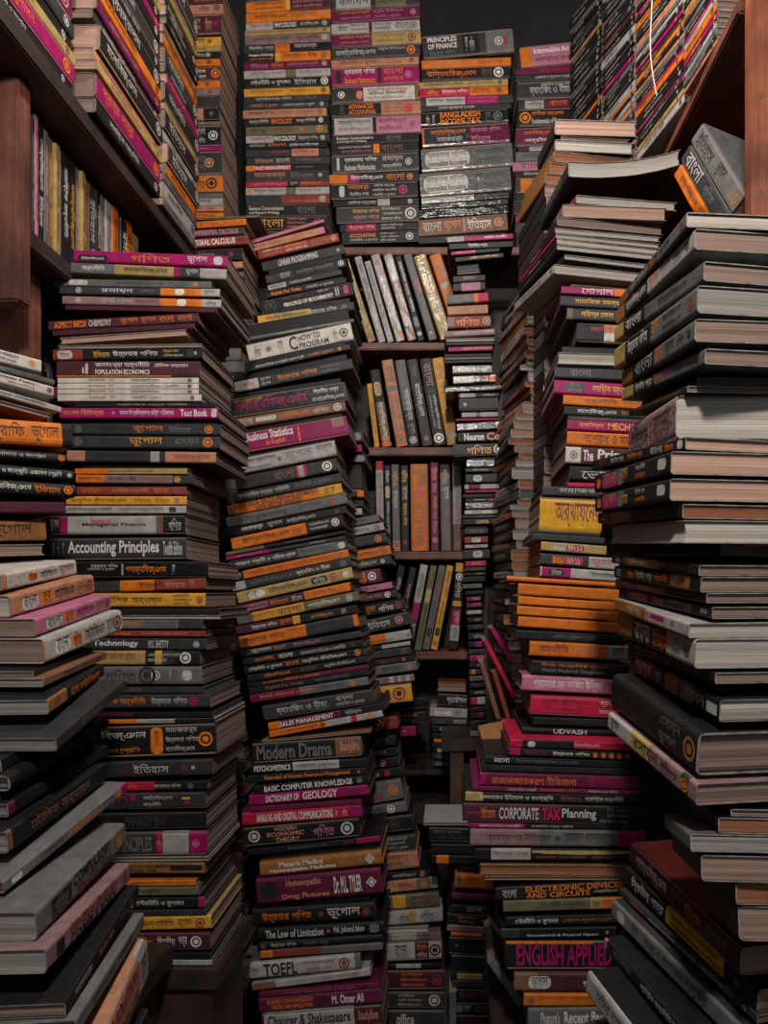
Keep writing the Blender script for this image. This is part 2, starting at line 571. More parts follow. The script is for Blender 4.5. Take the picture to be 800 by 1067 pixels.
stack('F2', 1.9, '''
256 344 -11 -6 - | d | .1 .8 l
256 344 2 -6 - | o b.5-1 | ^.1 .44 k ; _.1 .44 k ; #.47 .52 y .1 .9 s ; ^.55 .9 p ; _.55 .9 c
256 344 14 -5.5 - | o | .1 .48 k ; .52 .84 n ; @.93 c
256 344 24 -4.5 - | d l.0-.32 | .06 .3 m ; .34 .6 w PHYCOLOGY ; .64 .86 l ; @.93 l
255 344 32 -4.5 - | u | .06 .34 b ; .37 .6 r ; .64 .86 n ; @.93 k
255 344 37.5 -4 - | q | .08 .54 k ; .6 .86 b ; @.93 l
254 344 47 -4 - | k d.0-.36 o.36-.53 | .06 .34 l ; .38 .5 r ; .58 .84 l
254 344 55.5 -4 - | o k.0-.36 y.36-.42 | ^.06 .34 w Principles of Marketing ; _.06 .34 o ; .46 .84 k ; @.93 n
254 344 65.5 -4 - | v | .08 .28 p ; .31 .46 o ; .5 .86 p ; @.93 l
254 344 73.5 -3.5 - | l e.48-.6 | .08 .45 r ; .64 .9 n
254 344 82 -3.5 - | k | .08 .54 w ; .58 .84 l ; @.93 w 1.2
254 343 92.5 -3.5 - | y | .08 .46 r ; .54 .82 n ; @.93 d
254 343 101 -3 - | d | .14 .56 l ; .6 .85 g
254 342 107.5 -3 - | d | .08 .4 c ; .46 .84 l ; @.92 l
253 340 114.5 -3 - | c | .06 .38 k ; .42 .84 n ; @.92 n
254 341 123.5 -3 - | k | .06 .3 l ; .33 .58 o PHYCOLOGY ; .62 .86 l ; @.92 w
256 341 132 -3 - | e | .06 .24 k ; .27 .58 r ; .66 .72 o ; @.9 o 1.2
256 343 141.5 -2.5 - | d l.0-.33 | .05 .31 m ; .34 .6 w PHYCOLOGY ; .63 .86 l ; @.92 l
256 340 149.5 -2.5 - | k | .05 .24 l ; .27 .5 o ; .54 .9 w
256 343 155.5 -2 - | d c.55-.87 | .3 .52 m ; .57 .84 m
257 343 164 -2 - | d | .1 .32 c ; .35 .52 l ; .6 .9 g
256 342 172.5 -2 - | k o.0-.1 C.1-.55 | .1 .54 w SALES MANAGEMENT ; .6 .82 g
256 342 178.5 -2 - | d | .1 .48 c ; .54 .82 g ; @.9 l .6
256 343 189.5 -2 - | k C.0-.5 r.64-1 | .06 .48 c ; .53 .62 l ; .66 .9 o
256 343 195.5 -1.5 - | l e.48-.6 | .1 .45 v ; .64 .9 n ; #.01 .08 c
256 343 203.5 -1.5 - | r d.0-.43 | .1 .4 k ; ^.52 .8 v ; _.52 .9 p ; @.92 l
256 342 213.5 -1 - | k | ^.04 .46 l Business Communication ; _.04 .4 l and Report Writing ; .62 .84 g
256 342 226 -1 14 | k | .12 .46 y ; 3.5 .74 c ; 2.5 .72 c ; 1.5 .7 c ; @.87 m
256 342 241 -1 14 | d | .1 .5 l
''', W=.17)

stack('F3', 1.9, '''
346 437 -12 -5 - | d | .1 .8 l
345 437 -3 -5 - | d l.05-.44 e.5-.84 | .08 .42 k ; .52 .8 k
345 437 11 -6 - | v | ^.09 .44 o ; _.09 .44 p ; ^.47 .82 p ; _.47 .78 p ; @.92 p .7
345 437 24.5 -5 - | l v.42-.46 | .08 .18 k ; ^.22 .4 d ; _.22 .4 d ; ^.48 .68 d ; _.48 .66 d ; .72 .88 d ; @.93 n
345 438 36 -5 - | v u.45-1 | ^.09 .44 o ; _.09 .42 p ; ^.5 .84 n ; _.5 .8 n ; @.9 r
345 437 50 -5 - | d | .05 .5 l ; ^.53 .84 l ; @.9 o 1.1
345 436 62.5 -4.5 - | c | .1 .55 k ; ^.6 .84 n ; _.6 .8 n ; @.92 r
345 436 71 -4 - | m | A.15 .5 w ব্যবসায় গণিত ; _.15 .5 o Business Mathematics ; #.05 .11 k ; #.535 .565 k .08 .95 ; ^.59 .82 o ; _.59 .82 o ; @.88 p .8
345 437 91 -4 - | w d.0-.26 v.26-.36 n.94-1 | @.11 w .8 ; ^.4 .86 m প্রাণিবৈচিত্র্য ; 2.42 .84 d Animal Diversity ; 1.4 .8 m ; #.28 .35 c .2 .7
344 438 108 -4 - | k c.56-1 | ^.2 .48 o ADVANCED ; _.2 .5 o ACCOUNTING ; 3.6 .8 n ; 2.6 .8 n ; 1.6 .76 n ; @.86 C 1 ; #.1 .15 d
345 438 122.5 -4 - | k l.03-.46 p.5-1 | ^.08 .44 k ; _.08 .42 m ; ^.53 .84 b ; _.53 .78 b ; @.91 r .6
345 436 142 -4 - | k | ^.06 .48 l Business Communication ; _.06 .4 l and Report Writing ; .62 .8 g
345 436 151.5 -4 - | k | ^.08 .46 l ; _.12 .46 p ; #.48 .55 o .05 .95 s ; .57 .82 n
345 436 162 -4 - | d | ^.15 .52 w ব্যবসায় গণিত ; _.15 .5 l Business Mathematics ; ^.58 .82 l ; _.58 .8 l ; @.88 l .8 ; #.06 .09 l
343 436 181.5 -3.5 - | k o.0-.2 m.2-.33 | .24 .6 w ; .63 .84 o ; @.9 c
344 435 192 -3.5 - | k | ^.2 .44 o ; _.22 .44 l ; 3.5 .74 l ; 2.48 .76 l ; 1.48 .74 l ; @.83 m ; #.1 .16 l
347 436 208.5 -3 - | k l.52-.66 | .18 .5 l ; @.9 l
350 436 216 -3 - | d | ^.2 .52 y ; _.2 .52 p ; 3.55 .78 l ; 2.56 .8 l ; 1.55 .78 l ; @.9 l 1.3
354 436 233.5 -3 - | k m.08-.46 | .12 .44 y ; ^.52 .8 l ; _.52 .7 l
356 436 242.5 -3 12 | k | ^.1 .44 o ACCOUNTING ; _.1 .46 l ; 3.5 .7 l ; 2.5 .74 l ; 1.5 .7 l ; @.88 l
''', W=.17)

stack('F4', 1.9, '''
439 533.5 38 -9 - | d k.44-.62 g.7-1 | 3.06 .38 w PRINCIPLES ; 2.06 .38 w OF FINANCE ; 1.07 .35 g ; .47 .5 l ; .52 .57 l ; @.84 l ; #.89 .93 r .3 .7
439 532 62.5 -3.5 - | o | .08 .6 c ; .65 .9 n
439 531 71.5 -3.5 - | k | .06 .62 o ; .68 .8 n ; @.87 w 1.2
436 529 85.5 -4 - | u | .06 .5 k ; .54 .84 n ; @.91 d
436 529 92.7 -4 - | o C.0-.57 | .26 .55 w ; .1 .22 y ; .6 .8 v ; @.9 d
438 534 101.7 -4 - | d l.06-.48 m.48-.85 | .09 .46 k ; ^.52 .82 p ; _.52 .8 p
438 532 110.7 -4 - | d | .2 .6 w
438 529 117.7 -5 - | kP | A.22 .68 o BANGLADESH ; Z.22 .68 o INCOME TAX ; .06 .1 l ; .13 .16 l ; .74 .8 g ; @.88 g
439 530 133 -6 - | dP v.53-1 o.0-.025 | ^.1 .5 o ; _.17 .46 l ; ^.56 .9 p ; _.56 .78 p
438 533 155.5 -7.5 - | gP | #.04 .53 l ; ^.07 .5 d ; _.07 .5 k Intermediate Accounting ; ^.6 .92 d ; _.6 .9 d
436.5 531 181 -8 - | gP | #.04 .53 l ; ^.07 .5 d ; _.07 .5 k Intermediate Accounting ; ^.6 .92 d ; _.6 .9 d
439 530 206 -6.5 - | dP l.0-.6 | .1 .56 d ; .62 .9 g
439 529 212.5 -6 - | dP | .2 .5 l ; .56 .78 g ; @.9 l .7
437 529 218.5 -6 - | kP | .3 .8 l
435 528 229 -7 - | n | .05 .26 l ; .29 .48 o ; #.5 .53 q .1 .9 ; *.55 .82 w ইতিহাস ; @.9 c
436 527 246.5 -5 8 | k | .3 .8 g
''', W=.17)

stack('F5', 1.9, '''
541 625 49 -9 - | p o.0-.13 | ^.17 .8 w Intermediate Accounting ; _.17 .8 d
537 622 71.5 -4 - | v | .3 .7 C
537 622 78 -4 - | d | .24 .7 l
538 622 86 -4 - | d | 3.3 .7 l ; .16 .66 l ব্যাংকিং ও বীমা
540 622 104.6 -3.5 - | d l.08-.32 v.36-.9 | .12 .3 k ; .4 .62 o
540 624 113.6 -3 - | k | ^.16 .56 o মৌলিক অর্থায়ন ; _.16 .56 l Fundamentals of Finance ; @.08 o 1.3
537 622 133.5 -4 - | v | ^.1 .46 o ; _.1 .5 w
540 622 153 -3 - | d l.14-.5 | .16 .48 k
537 622 158 -3 - | g | .08 .4 d
534 622 168.5 -3 - | p | .1 .36 d ; @.16 l .5
537 622 178.5 -2 - | k | .1 .4 l
537 622 185 -2 - | d o.06-.2 g.2-.4 | .24 .5 k
537 622 201.5 -2 - | k | .1 .4 l
535 622 208.5 -2 - | k | .12 .4 l
537 622 224 -2 - | d m.0-.2 | .3 .5 l
537 622 232 -2 - | d | .1 .4 l
538 622 243 -2 14 | k | .1 .4 g
''', W=.17)

def hd(y): return 1.66 if y < 268 else 1.66 - .16 * min(1, (y - 268) / 90) if y < 358 else 1.5 - .08 * min(1, (y - 358) / 250)
stack('H', hd, '''
259 337 251 -23 3.5 | p | .2 .8 c
259 337 255.5 -20 - | c p.93-1 | .06 .5 n ; .6 .84 n
268 351.5 261 -19 9.7 | r | ^.06 .3 w ; _.06 .3 o ; ^.33 .6 o MECHANICS ; _.33 .62 w ; 3.65 .84 c ; 2.65 .88 c ; 1.65 .8 c ; @.94 c
272 357 273 -19 10.5 | d | .2 .68 l LINEAR PROGRAMMING ; @.93 l .5
276 359 286.5 -18 9.5 | k d.0-.34 | .18 .3 l ; .38 .84 g ; @.06 r .5 ; @.94 l
278 355 297.5 -17 5.5 | d l.01-.25 | .3 .6 l ; .04 .22 k
277 360 304.5 -16 6.5 | k | .06 .44 o English For Today ; .5 .84 l
271 366 314 -20.5 13.5 | k | _.24 .78 w PRINCIPLES OF BIOCHEMISTRY ; 3.24 .44 r ; 3.62 .74 l ; #.9 .95 m ; @.1 d 1.4 ; #.81 .82 l ; #.835 .845 l
268 368 329 -15 9 | d y.0-.17 u.17-.55 | .08 .5 k ; .54 .82 l ; @.9 g
254 368 352 -20 5 | g | .3 .62 l ; .7 .84 u
256 364.5 358 -24 20 | w3 | *.395 .475 k C ; ^.49 .7 k HOW TO ; _.49 .77 k PROGRAM ; .29 .34 d ; .82 .86 d ; @.92 d .8 ; .06 .12 k ; @.2 d .5
255 364 382 -24 6 | d | .1 .56 w ; .6 .84 o ; @.9 o
243.6 366 398 -25 11.5 | d l.0-.2 | .07 .17 C ; ^.22 .31 l ; _.22 .3 l ; .36 .7 o উচ্চতর গণিত ; ^.73 .9 g ; _.73 .88 g
239 359 416 -18.5 20 | dP | *.03 .66 m পদার্থবিজ্ঞান ; 3.03 .28 y ; ^.72 .94 w ; _.7 .98 l
239 359 437 -19.5 10.5 | n | .05 .2 l ; #.22 .4 l .3 .75 ; .42 .68 o রাষ্ট্রবিজ্ঞান ; .72 .86 l ; @.93 l 1.2
248 360 452 -19.5 21 | m | A.06 .5 w Business Statistics ; _.24 .42 o In English ; #.545 .558 o .1 .85 ; ^.6 .84 v ; _.6 .82 v ; #.86 .97 n .5 .95 s
245 348 478 -20 17 | l | ^.03 .4 k প্রোগ্রামিং ; 1.05 .34 d ; .5 .76 g ; ^.8 .97 d ; @.43 d .4
244 350 498 -21 13.5 | d C.6-.7 l.62-.67 | .06 .36 k ; .38 .58 n ; @.9 w 1.2
242 355 514 -21.5 10 | d | .05 .52 l ; .56 .9 g
236 355 527 -24 11.5 | y o.05-.8 n.0-.05 | A.06 .78 k A TEXT BOOK ON CO-ORDINATE GEOMETRY ; Z.24 .64 k WITH VECTOR ANALYSIS ; .85 .88 k ; .91 .94 k
235 360 539.5 -26 11.5 | g | .16 .5 d Programming ; .6 .8 d ; #.85 .9 r
236 360 551.5 -25 9 | k | .12 .3 w ; .34 .46 l ; .5 .74 l ; @.92 m .7
240 356 561 -25 13 | o k.67-1 | .1 .52 k ; .54 .62 r ; ^.7 .88 l ; _.7 .86 l ; @.93 w
235 359 575.5 -23 3.5 | k e.0-.32 | .5 .8 g
235 359 580 -22 4 | d m.0-.36 | .08 .3 p ; .7 .84 l
238 361 585 -23 11.5 | d g.58-.92 | .05 .56 w গবেষণা পদ্ধতি ও পরিসংখ্যান ; .61 .84 d ; #.92 .98 l
242 362 597 -25 9 | o k.0-.09 | .13 .44 k ; @.47 r .4 ; .52 .86 r ; @.93 g ; .03 .07 l
241 365 607.5 -27 9.5 | d l.0-.11 | .14 .46 g ; @.49 p .4 ; .54 .82 w ; @.93 g 1.1
246 366 617.5 -27 12.5 | u | .08 .17 k ; #.09 .24 w .2 .78 ; .27 .6 k উদ্ভিদবিজ্ঞান ; #.64 .78 k .2 .8 ; .66 .76 l ; @.83 r ; @.94 w .8
247 366 631 -25 9.5 | b o.58-.98 | ^.04 .26 p COMPENSATION ; _.06 .26 p MANAGEMENT ; .28 .44 o ; .47 .56 l ; .66 .86 r
246 373 641.5 -26 10.5 | e g.0-.13 y.13-.55 | .08 .3 r ; .33 .53 b বাংলা ; .58 .85 w ; @.92 l
245 371 653 -23 9 | k b.0-.47 y.47-.53 | .13 .34 w উচ্চতর গণিত ; .36 .46 o ; .62 .8 c ; .87 .91 l
248 372 663.5 -24 13.5 | d o.0-.56 o.96-1 | .04 .38 k উচ্চতর গণিত ; ^.4 .54 n ; ^.6 .84 k ; .88 .91 k
249 376 678 -21 7 | d | .1 .26 w ভূগোল ; .28 .38 o ; .44 .66 p
252 377 686.5 -20 7.5 | k | .1 .26 o অর্থনীতি ; .3 .42 w ; .48 .86 l ; @.92 m .6
254 378 695 -20 8 | k | .04 .32 w পৌরনীতি ও সুশাসন ; .34 .46 o ; .48 .86 w ; @.95 o 1.3
257 382 704 -21 7.5 | k | .14 .36 o ; .44 .58 n ; .64 .9 l
258 383 712 -20 4.5 | k v.3-1 | .12 .6 o
259 383 717 -20 6.5 | k | .14 .46 n English For Today ; .55 .84 g
260 383 724 -19 9 | g v.0-.42 | .08 .52 o ; .6 .78 d ; @.87 o 1.1
273 388 736 -18 15 | d | .12 .58 l ব্যাংকিং ও বীমা ; ^.66 .82 l ; _.66 .92 l ; 1.42 .6 g
279 400 753.5 -22 8 | k o.0-.1 v.1-.62 | .1 .56 w SALES MANAGEMENT ; .66 .8 l
280 398 762 -22 7 | l o.0-.5 C.72-.77 | .1 .42 v ; @.47 d ; @.88 o 1.3
272 386 772 -11 - | cF3 |
262 376 774.5 -8 21 | k n.76-1 | *.04 .73 g Modern Drama ; .8 .98 c Studyline
261 382 797 -7 11 | k l.36-.76 | .03 .34 w PSYCHOMETRICS ; .4 .74 d
258 382 808.5 -9 9.5 | k | .14 .86 o Essential of Human Resource Management ; @.93 o .6
264 383 819 -11.5 9.5 | k | .09 .86 w BASIC COMPUTER KNOWLEDGE ; #.9 .95 g .2 .8
259 383 829 -11.5 11 | m | .14 .42 w DICTIONARY OF ; *.45 .74 w GEOLOGY ; .82 .94 b
260 376 841 -8 5.5 | v |
252 376 847.5 -9 13 | m C.0-.9 | .12 .76 w ANALOG AND DIGITAL COMMUNICATIONS ; .78 .8 l ; .84 .88 l
253 374 863 -11 19.5 | k | 3.27 .46 c MODERN ; 2.2 .52 c ECONOMIC ; 1.27 .48 c THEORY ; @.09 l 1 ; .6 .78 p ; @.89 l 1.1
258 396 886 -15 6 | k m.82-1 | .3 .6 g ; .72 .8 m
270 397 898.5 -13 16 | tH | ^.16 .52 w Materia Medica ; _.08 .62 w Homoeopathic Medicines ; @.9 k .2 ; %.9 w 1
266 396 916 -12 28 | vH | ^.24 .52 c Homoeopathic ; *.2 .2001 v . ; 1.2 .58 c Drug Pictures ; .62 .84 w Dr. M.L. TYLER ; %.92 w .9 ; #.03 .17 k .2 .85
262 390 948 -8 18 | kH | .08 .48 o ; @.56 r .5 ; .61 .88 w ; @.93 r .7
268 400 968 -8 13 | kH | .06 .52 l The Law of Limitation ; @.56 o .4 ; .6 .84 l Md. Johurul Islam ; #.88 .96 g .15 .85
270 398 982 -8.5 8.5 | kH | .09 .3 l ; .36 .56 g ; @.03 g
271 398 991.5 -9 7.5 | g r.0-.5 o.0-.1 | .2 .8 n
250 375 1005 -12 18 | gH l.08-.95 | *.19 .47 k TOEFL ; ^.5 .78 r ; _.54 .76 r ; .09 .15 r ; @.86 r
262 385 1025.5 -16 7.5 | l n.0-.2 | .6 .9 C
270 394 1034 -10 6 | v | .2 .8 q
269 396 1041 -11 14.5 | v | ^.07 .44 o BUSINESS COMMUNICATION ; _.1 .44 o THEORY AND APPLICATION ; .6 .86 w M. Omar Ali ; @.52 k
272 397 1057 -10 21 | b l.02-.77 | *.05 .74 k Chaucer & Shakespeare ; .8 .97 c Studyline
272 398 1079 -9 18 | k | .1 .7 g
''', W=.155, down_to=-1.0)

stack('D', 1.15, '''
77 237 260 6 12.3 | m | #.03 .22 k .08 .6 ; _.05 .2 w ; *.37 .63 o গণিত ; .74 .87 w ; #.91 .97 l
74 236 273 7 11 | u g.0-.28 d.7-.83 l.83-1 m.66-.7 | .07 .22 w ; .34 .62 k সমাজবিজ্ঞান ; .74 .82 l ; .86 .95 p
55 220 290 3 7.5 | g | .4 .7 d ; @.9 o ; #.1 .22 l
62 229 298 3 8 | d o.63-.88 l.88-1 | .26 .46 w রসায়ন ; .5 .6 g ; #.72 .78 w .1 .9 ; .9 .97 d ; @.12 l 1.2
65 230.5 308 4 8.5 | q o.62-.88 l.88-1 | .24 .44 l ; .46 .6 r ; #.72 .78 w .1 .9 ; .9 .97 d ; @.1 l
68 226 318 3 7 | b |
50 206 332 -9 11 | b | .04 .16 o ASPECT ; .17 .25 o BEDI ; .27 .42 l CHEMISTRY ; .48 .6 o ; .62 .72 o ; .74 .84 o ; .86 .96 o
55 202 344.5 -8 5.5 | b |
62 194 352 -9 6.5 | tF5 |
60 210 360 -2 3.5 | lF2 |
55 211 364 -2 11.5 | k r.0-.2 | #.03 .13 l .12 .88 ; .05 .11 m ; .27 .38 y ; .4 .7 w উচ্চতর গণিত ; ^.74 .84 y ; _.74 .87 l ; @.92 d ; @.95 l .5
59 208 376 0 16.5 | b | A.27 .65 w জনসংখ্যা অর্থনীতি ; _.27 .65 w POPULATION ECONOMICS ; ^.68 .92 w ; #.2 .22 l ; #.18 .19 w .2 .6 ; #.0 .8 o .0 .07 s
60 207 393.5 0 - | w | .22 .34 k ; .36 .4 r ; .52 .72 d ; #.92 .95 n
60 207 399.5 0 - | w | .22 .34 r ; .36 .4 r ; .52 .86 d ; #.92 .95 n
60 207 405.5 0 - | w | .22 .34 k ; .36 .4 r ; .52 .72 d ; #.92 .95 n
60 210 411 0 7 | w | .22 .34 r ; .36 .4 r ; .52 .72 d ; #.92 .95 n
78 225 419.5 0 4.5 | k | .3 .8 u
62 227.5 424.5 0 11.5 | m | .02 .28 y বাংলা বিচিত্রা ; @.34 w .3 ; .38 .72 w সকল বিশ্ববিদ্যালয় ভর্তি পরীক্ষার ; .76 .93 w Text Book ; #.955 .99 l .1 .9
72 230 441 1 11.5 | d | .42 .62 o ভূগোল ; .2 .34 k ; .66 .8 g ; @.92 o 1.1 ; @.06 g
72 229 453.5 1 13 | d | *.4 .62 y ভূগোল ; .2 .34 k ; .7 .86 g ; @.92 o 1.2 ; @.06 g
70 225 469 2 11.5 | d c.0-.12 c.66-1 l.56-.62 | .18 .52 k ; .72 .96 r
78 195 488 0 6 | u o.0-.3 | .3 .7 r
79 202 494.5 1 8.5 | q o.0-.24 d.82-1 | .02 .22 r ; .27 .52 k ; .56 .8 n ; @.86 y 1.2
80 194 507 0 8.5 | r | .04 .22 o ; .32 .66 c ; .7 .84 o ; @.9 n
69 194.5 517 0 9 | y | .04 .5 k ; .56 .7 n ; .74 .86 n ; @.92 g
65 194 527 0 8 | l | .05 .4 k ; .46 .82 n ; #.86 .92 d
48 193 537.5 -1 20 | k m.1-.155 l.155-.79 n.79-.84 | ^.32 .46 C Essentials of ; 2.26 .72 k Managerial Finance ; .03 .09 l ; .88 .97 l
52 194 561 -1.5 23 | d | *.13 .8 w Accounting Principles ; .83 .97 l Twelfth Edition ; .02 .035 l ; .055 .07 l ; .09 .105 l
60 217 585 0 17 | kP | ^.22 .4 l ; 2.2 .38 l ; #.425 .435 l ; .45 .72 o পদার্থবিজ্ঞান ; .76 .78 l
95 214 606 -4 12 | r d.0-.25 o.25-.55 | .42 .58 k ; .64 .82 c ; .86 .9 c
95 214 618 0 14.5 | y | .1 .62 k ; 3.72 .86 k ; 2.72 .88 k ; 1.72 .86 k ; @.95 r .8
97 228 634 0 6.5 | k |
100 230 641 0 4 | gF2 |
85 211 646 0 9.5 | g d.8-1 | .25 .48 o ; ^.52 .78 k ; _.52 .78 k ; @.87 k
85 214 657 .5 6 | r | .22 .4 o Today ; .48 .86 c
84 215 664.5 1 12 | d | .1 .46 w Technology ; .54 .7 l M.S. SHETTY ; @.92 l .8
85 208 678 0 15 | k u.0-.54 y.62-.68 d.68-.78 | .1 .46 r ; ^.56 .84 l ; _.56 .72 l ; @.88 w 1.2
84 210 694.5 0 18.5 | g | @.55 d 1.5 ; @.62 l .8 ; .73 .75 l ; #.84 .92 l .2 .8 ; .2 .46 d
85 212 716 0 6.5 | d | .1 .5 g
85 219 724 -1 14.5 | d | .1 .5 o ব্যষ্টিক অর্থনীতি ; .54 .82 l ; @.87 m 1
84 222 742 0 5.5 | k | .1 .4 m
84 224 750.5 -2 6 | l o.0-.42 k.7-1 | .5 .8 d
82 225 758 -5 33 | k | ^.16 .49 w বিজ্ঞান ; 1.12 .44 o দ্বাদশ শ্রেণি ; #.52 .61 o .06 .92 ; .55 .58 k ; 3.63 .86 l ; 2.63 .87 l ; 1.63 .84 l ; @.92 o 1
88 221 795 -4 16 | d | .38 .66 l ; @.78 m .5 ; @.85 l .4
90 216 816 -2 9 | k C.3-.56 | .2 .42 o ; .56 .78 l ; @.86 g
92 214 827 -1.5 17 | d | #.24 .4 m .5 .92 s ; @.3 k 1.4 ; ^.47 .72 l ; _.47 .62 l ; #.8 .87 y .58 .72 ; #.82 .87 m .3 .44
93 215 848 -2 17 | k | .3 .66 d MANAGEMENT
93 216 868 -2 25 | d m.56-.62 l.62-.84 m.85-1 | .22 .53 g PRINCIPLES ; .57 .61 o ; @.9 p .5
92 217 894 -1 4 | lF1 |
100 213 899 0 11.5 | t | ^.3 .7 k SOLID GEOMETRY ; _.3 .56 k ANALYSIS ; #.68 .98 k .3 .8
108 204 918 -1 6 | o | .3 .6 n
108 207 925 -1 9 | e | .2 .6 k
106 213 936 -1 11.5 | k c.06-.3 m.94-1 | .34 .8 w
104 215 949 -1 6 | d |
104 220 957 -3 14 | u o.0-1 y.3-1 | .2 .66 k পৌরবিজ্ঞান পরিচিতি ; .7 .82 k ; @.9 r 1.1
104 219 973 -1 18 | b | .18 .48 o নীতি ; .52 .68 w দ্বিতীয় ; .71 .79 w পত্র ; @.87 w 1
106 220 993 0 7 | k |
104 221 1000.5 0 5.5 | g l.5-1 | .3 .6 d
''', W=.17)

stack('LF', (.8, .95), '''
-150 43 324 51 15.5 D=.78,.945 | w | ^.62 .86 k ; _.6 .84 k ; @.94 o .8
-140 57 343 53 6.5 D=.78,.95 | g | .7 .92 d
-138 60 350 54 15.5 D=.78,.95 | w v.975-1 | ^.62 .86 k Romantic Poetry ; _.7 .86 r ; @.95 k .8
-136 64 366 58 7 D=.78,.95 | l | .3 .9 d
-150 52 376 55 9 D=.78,.94 | nF1 |
-120 74 424 15 29 D=.8,.92 | oH k.94-1 | *.4 .72 k জিওগ্রাফি ; .76 .92 k
-110 70 458 15 11 D=.8,.92 | kH | .3 .86 l ; @.96 o
-105 77 474 16 13 D=.8,.92 | kH | .3 .92 w ; @.97 l .6
-105 79 491 14 15 D=.8,.92 | kH | .3 .72 w ; .74 .9 o ; @.95 o
-110 68 521 2 13 D=.8,.92 | b | .6 .9 v
-112 47 542 0 24 D=.8,.92 | t | .6 .9 k
-112 46 569 -2 19 D=.8,.92 | tF1 |
1 79 598.5 -15 18 D=.78,.935 | w c.0-.06 | .1 .3 l ; #.08 .28 l .15 .8 ; #.31 .44 o .28 .72 ; .33 .42 k ; .47 .7 k রাষ্ট্রবিজ্ঞান ; .74 .96 n
9.6 97 621 -22 27 D=.78,.935 | c2 | #.12 .3 l .12 .75 ; .14 .28 k ; #.33 .46 o .3 .74 ; .35 .44 k ; *.49 .73 k রাষ্ট্রবিজ্ঞান ; .76 .9 n ; @.94 r .9
36 115 645 -26 19 D=.78,.935 | p1 | #.12 .32 l .15 .8 ; .14 .3 k ; #.34 .48 o .28 .76 ; .36 .46 k ; *.5 .74 v রাষ্ট্রবিজ্ঞান ; .77 .9 n ; @.94 v .9
44.6 126 666 -30.5 27 D=.78,.935 | l1 o.0-.01 | #.12 .3 w .15 .75 ; .14 .28 k ; #.32 .45 o .25 .7 ; .34 .43 k ; *.48 .74 b রাষ্ট্রবিজ্ঞান ; .78 .88 n ; @.93 r 1
45 110 707 -28 14 D=.76,.90 | n3 | .3 .9 k
50 108 724 -37 24 D=.74,.885 | k3 t.0-.3 | @.15 n 1.2 ; .36 .5 o ; *.52 .9 o
58 131 750 -58 15 D=.72,.875 | d3 | .3 .6 g
10 113 808 -62 18 D=.7,.865 | kH3 |
8 112 838 -62 22 D=.7,.865 | k3 v.0-.06 | *.1 .48 d ও পারফেক্ট ; *.5 .9 d
7 110 866 -72 24 D=.68,.845 | k3 n.0-.04 | *.2 .8 n
3 132 919 -104 21 D=.66,.85 | g4 m.94-1 | #.05 .12 l .2 .75 ; *.25 .42 v ; *.46 .72 o পদার্থবিজ্ঞান ; ^.76 .86 k ; _.76 .88 k ; @.91 o 1.1
37 130 946 -92 38 D=.64,.825 | g3 | A.36 .8 k COMPULSORY ; Z.4 .8 v ENGLISH ; #.14 .34 k .15 .85 s ; .17 .3 g ; @.91 o .8
48 135 989 -90 40 D=.63,.815 | q3 | A.24 .8 r GENERAL ENGLISH ; Z.24 .8 k COMPULSORY ; #.1 .18 k .2 .8 s ; @.92 r .7
68 144 1037 -122 22 D=.63,.815 | k1 | .1 .3 l ; .4 .6 o ; .7 .9 g
79 150 1063 -112 30 D=.63,.815 | g | .2 .5 d ; .56 .8 d
96 153 1094 -130 60 D=.63,.80 | c l.82-1 | A.2 .78 m JOB SOLUTION ; Z.2 .78 k ; .86 .96 k
''', W=.17, down_to=-.51, fill='k')
uprights('S1', 1.86, '''
355 272 383.5 357 9 | uP | @.94 r 1.2 ; .1 .8 l
369 268.5 394.5 357.5 8 | lP | .08 .5 d ; .55 .85 w
379.5 273 404 357 7 | lP | .08 .7 d ; @.92 g .6
386 266.5 413 356.5 10 | lP | *.06 .28 m ; .34 .7 w ; @.93 o 1.2
399 265.5 425 355.5 10 | qP l.02-.3 | .05 .26 w ; .34 .62 l ; #.72 .84 l
411 268 435.5 355.5 7.6 | k | .06 .66 w ; #.72 .84 d ; @.92 w
420 266 447 355 9.5 | g | .06 .24 k ; *.3 .46 C ; .5 .8 d ; @.92 o .6
430.5 268 459 354.5 14.5 | uP | *.08 .26 k ; *.4 .7 k ; .3 .36 l
447 267 476 354 13.5 | o | *.08 .3 k ; .4 .6 k ; #.34 .4 g
''', W=.15)
uprights('S2', 1.86, '''
382 400 390 466 5.5 | y | .3 .8 k
385 386 398 466 10.5 | k n.42-.92 o.94-1 | #.16 .34 u ; .18 .32 k ; *.42 .86 w ; @.9 c 1.1
397 376 413 466 12.5 | c o.84-1 | *.06 .26 k ; #.3 .36 d .1 .9 ; ^.4 .82 k ; _.4 .82 v ; @.92 k 1.4
411 376 426 465.5 11.5 | k g.0-.58 | *.08 .3 d ; .34 .7 l ; .74 .86 g ; @.93 l
423.5 375.5 440 465 11.5 | d | .08 .2 k ; *.28 .66 l ; @.92 r .7
437 374.5 452.5 464.5 12.5 | k d.36-.4 | *.05 .32 n ; ^.42 .82 l ; _.42 .8 g ; @.92 w 1.3
449.5 374 466 464 13 | y | *.06 .24 k ; .28 .8 k ; #.85 .88 k .02 .98 s ; @.92 n
''', W=.15)
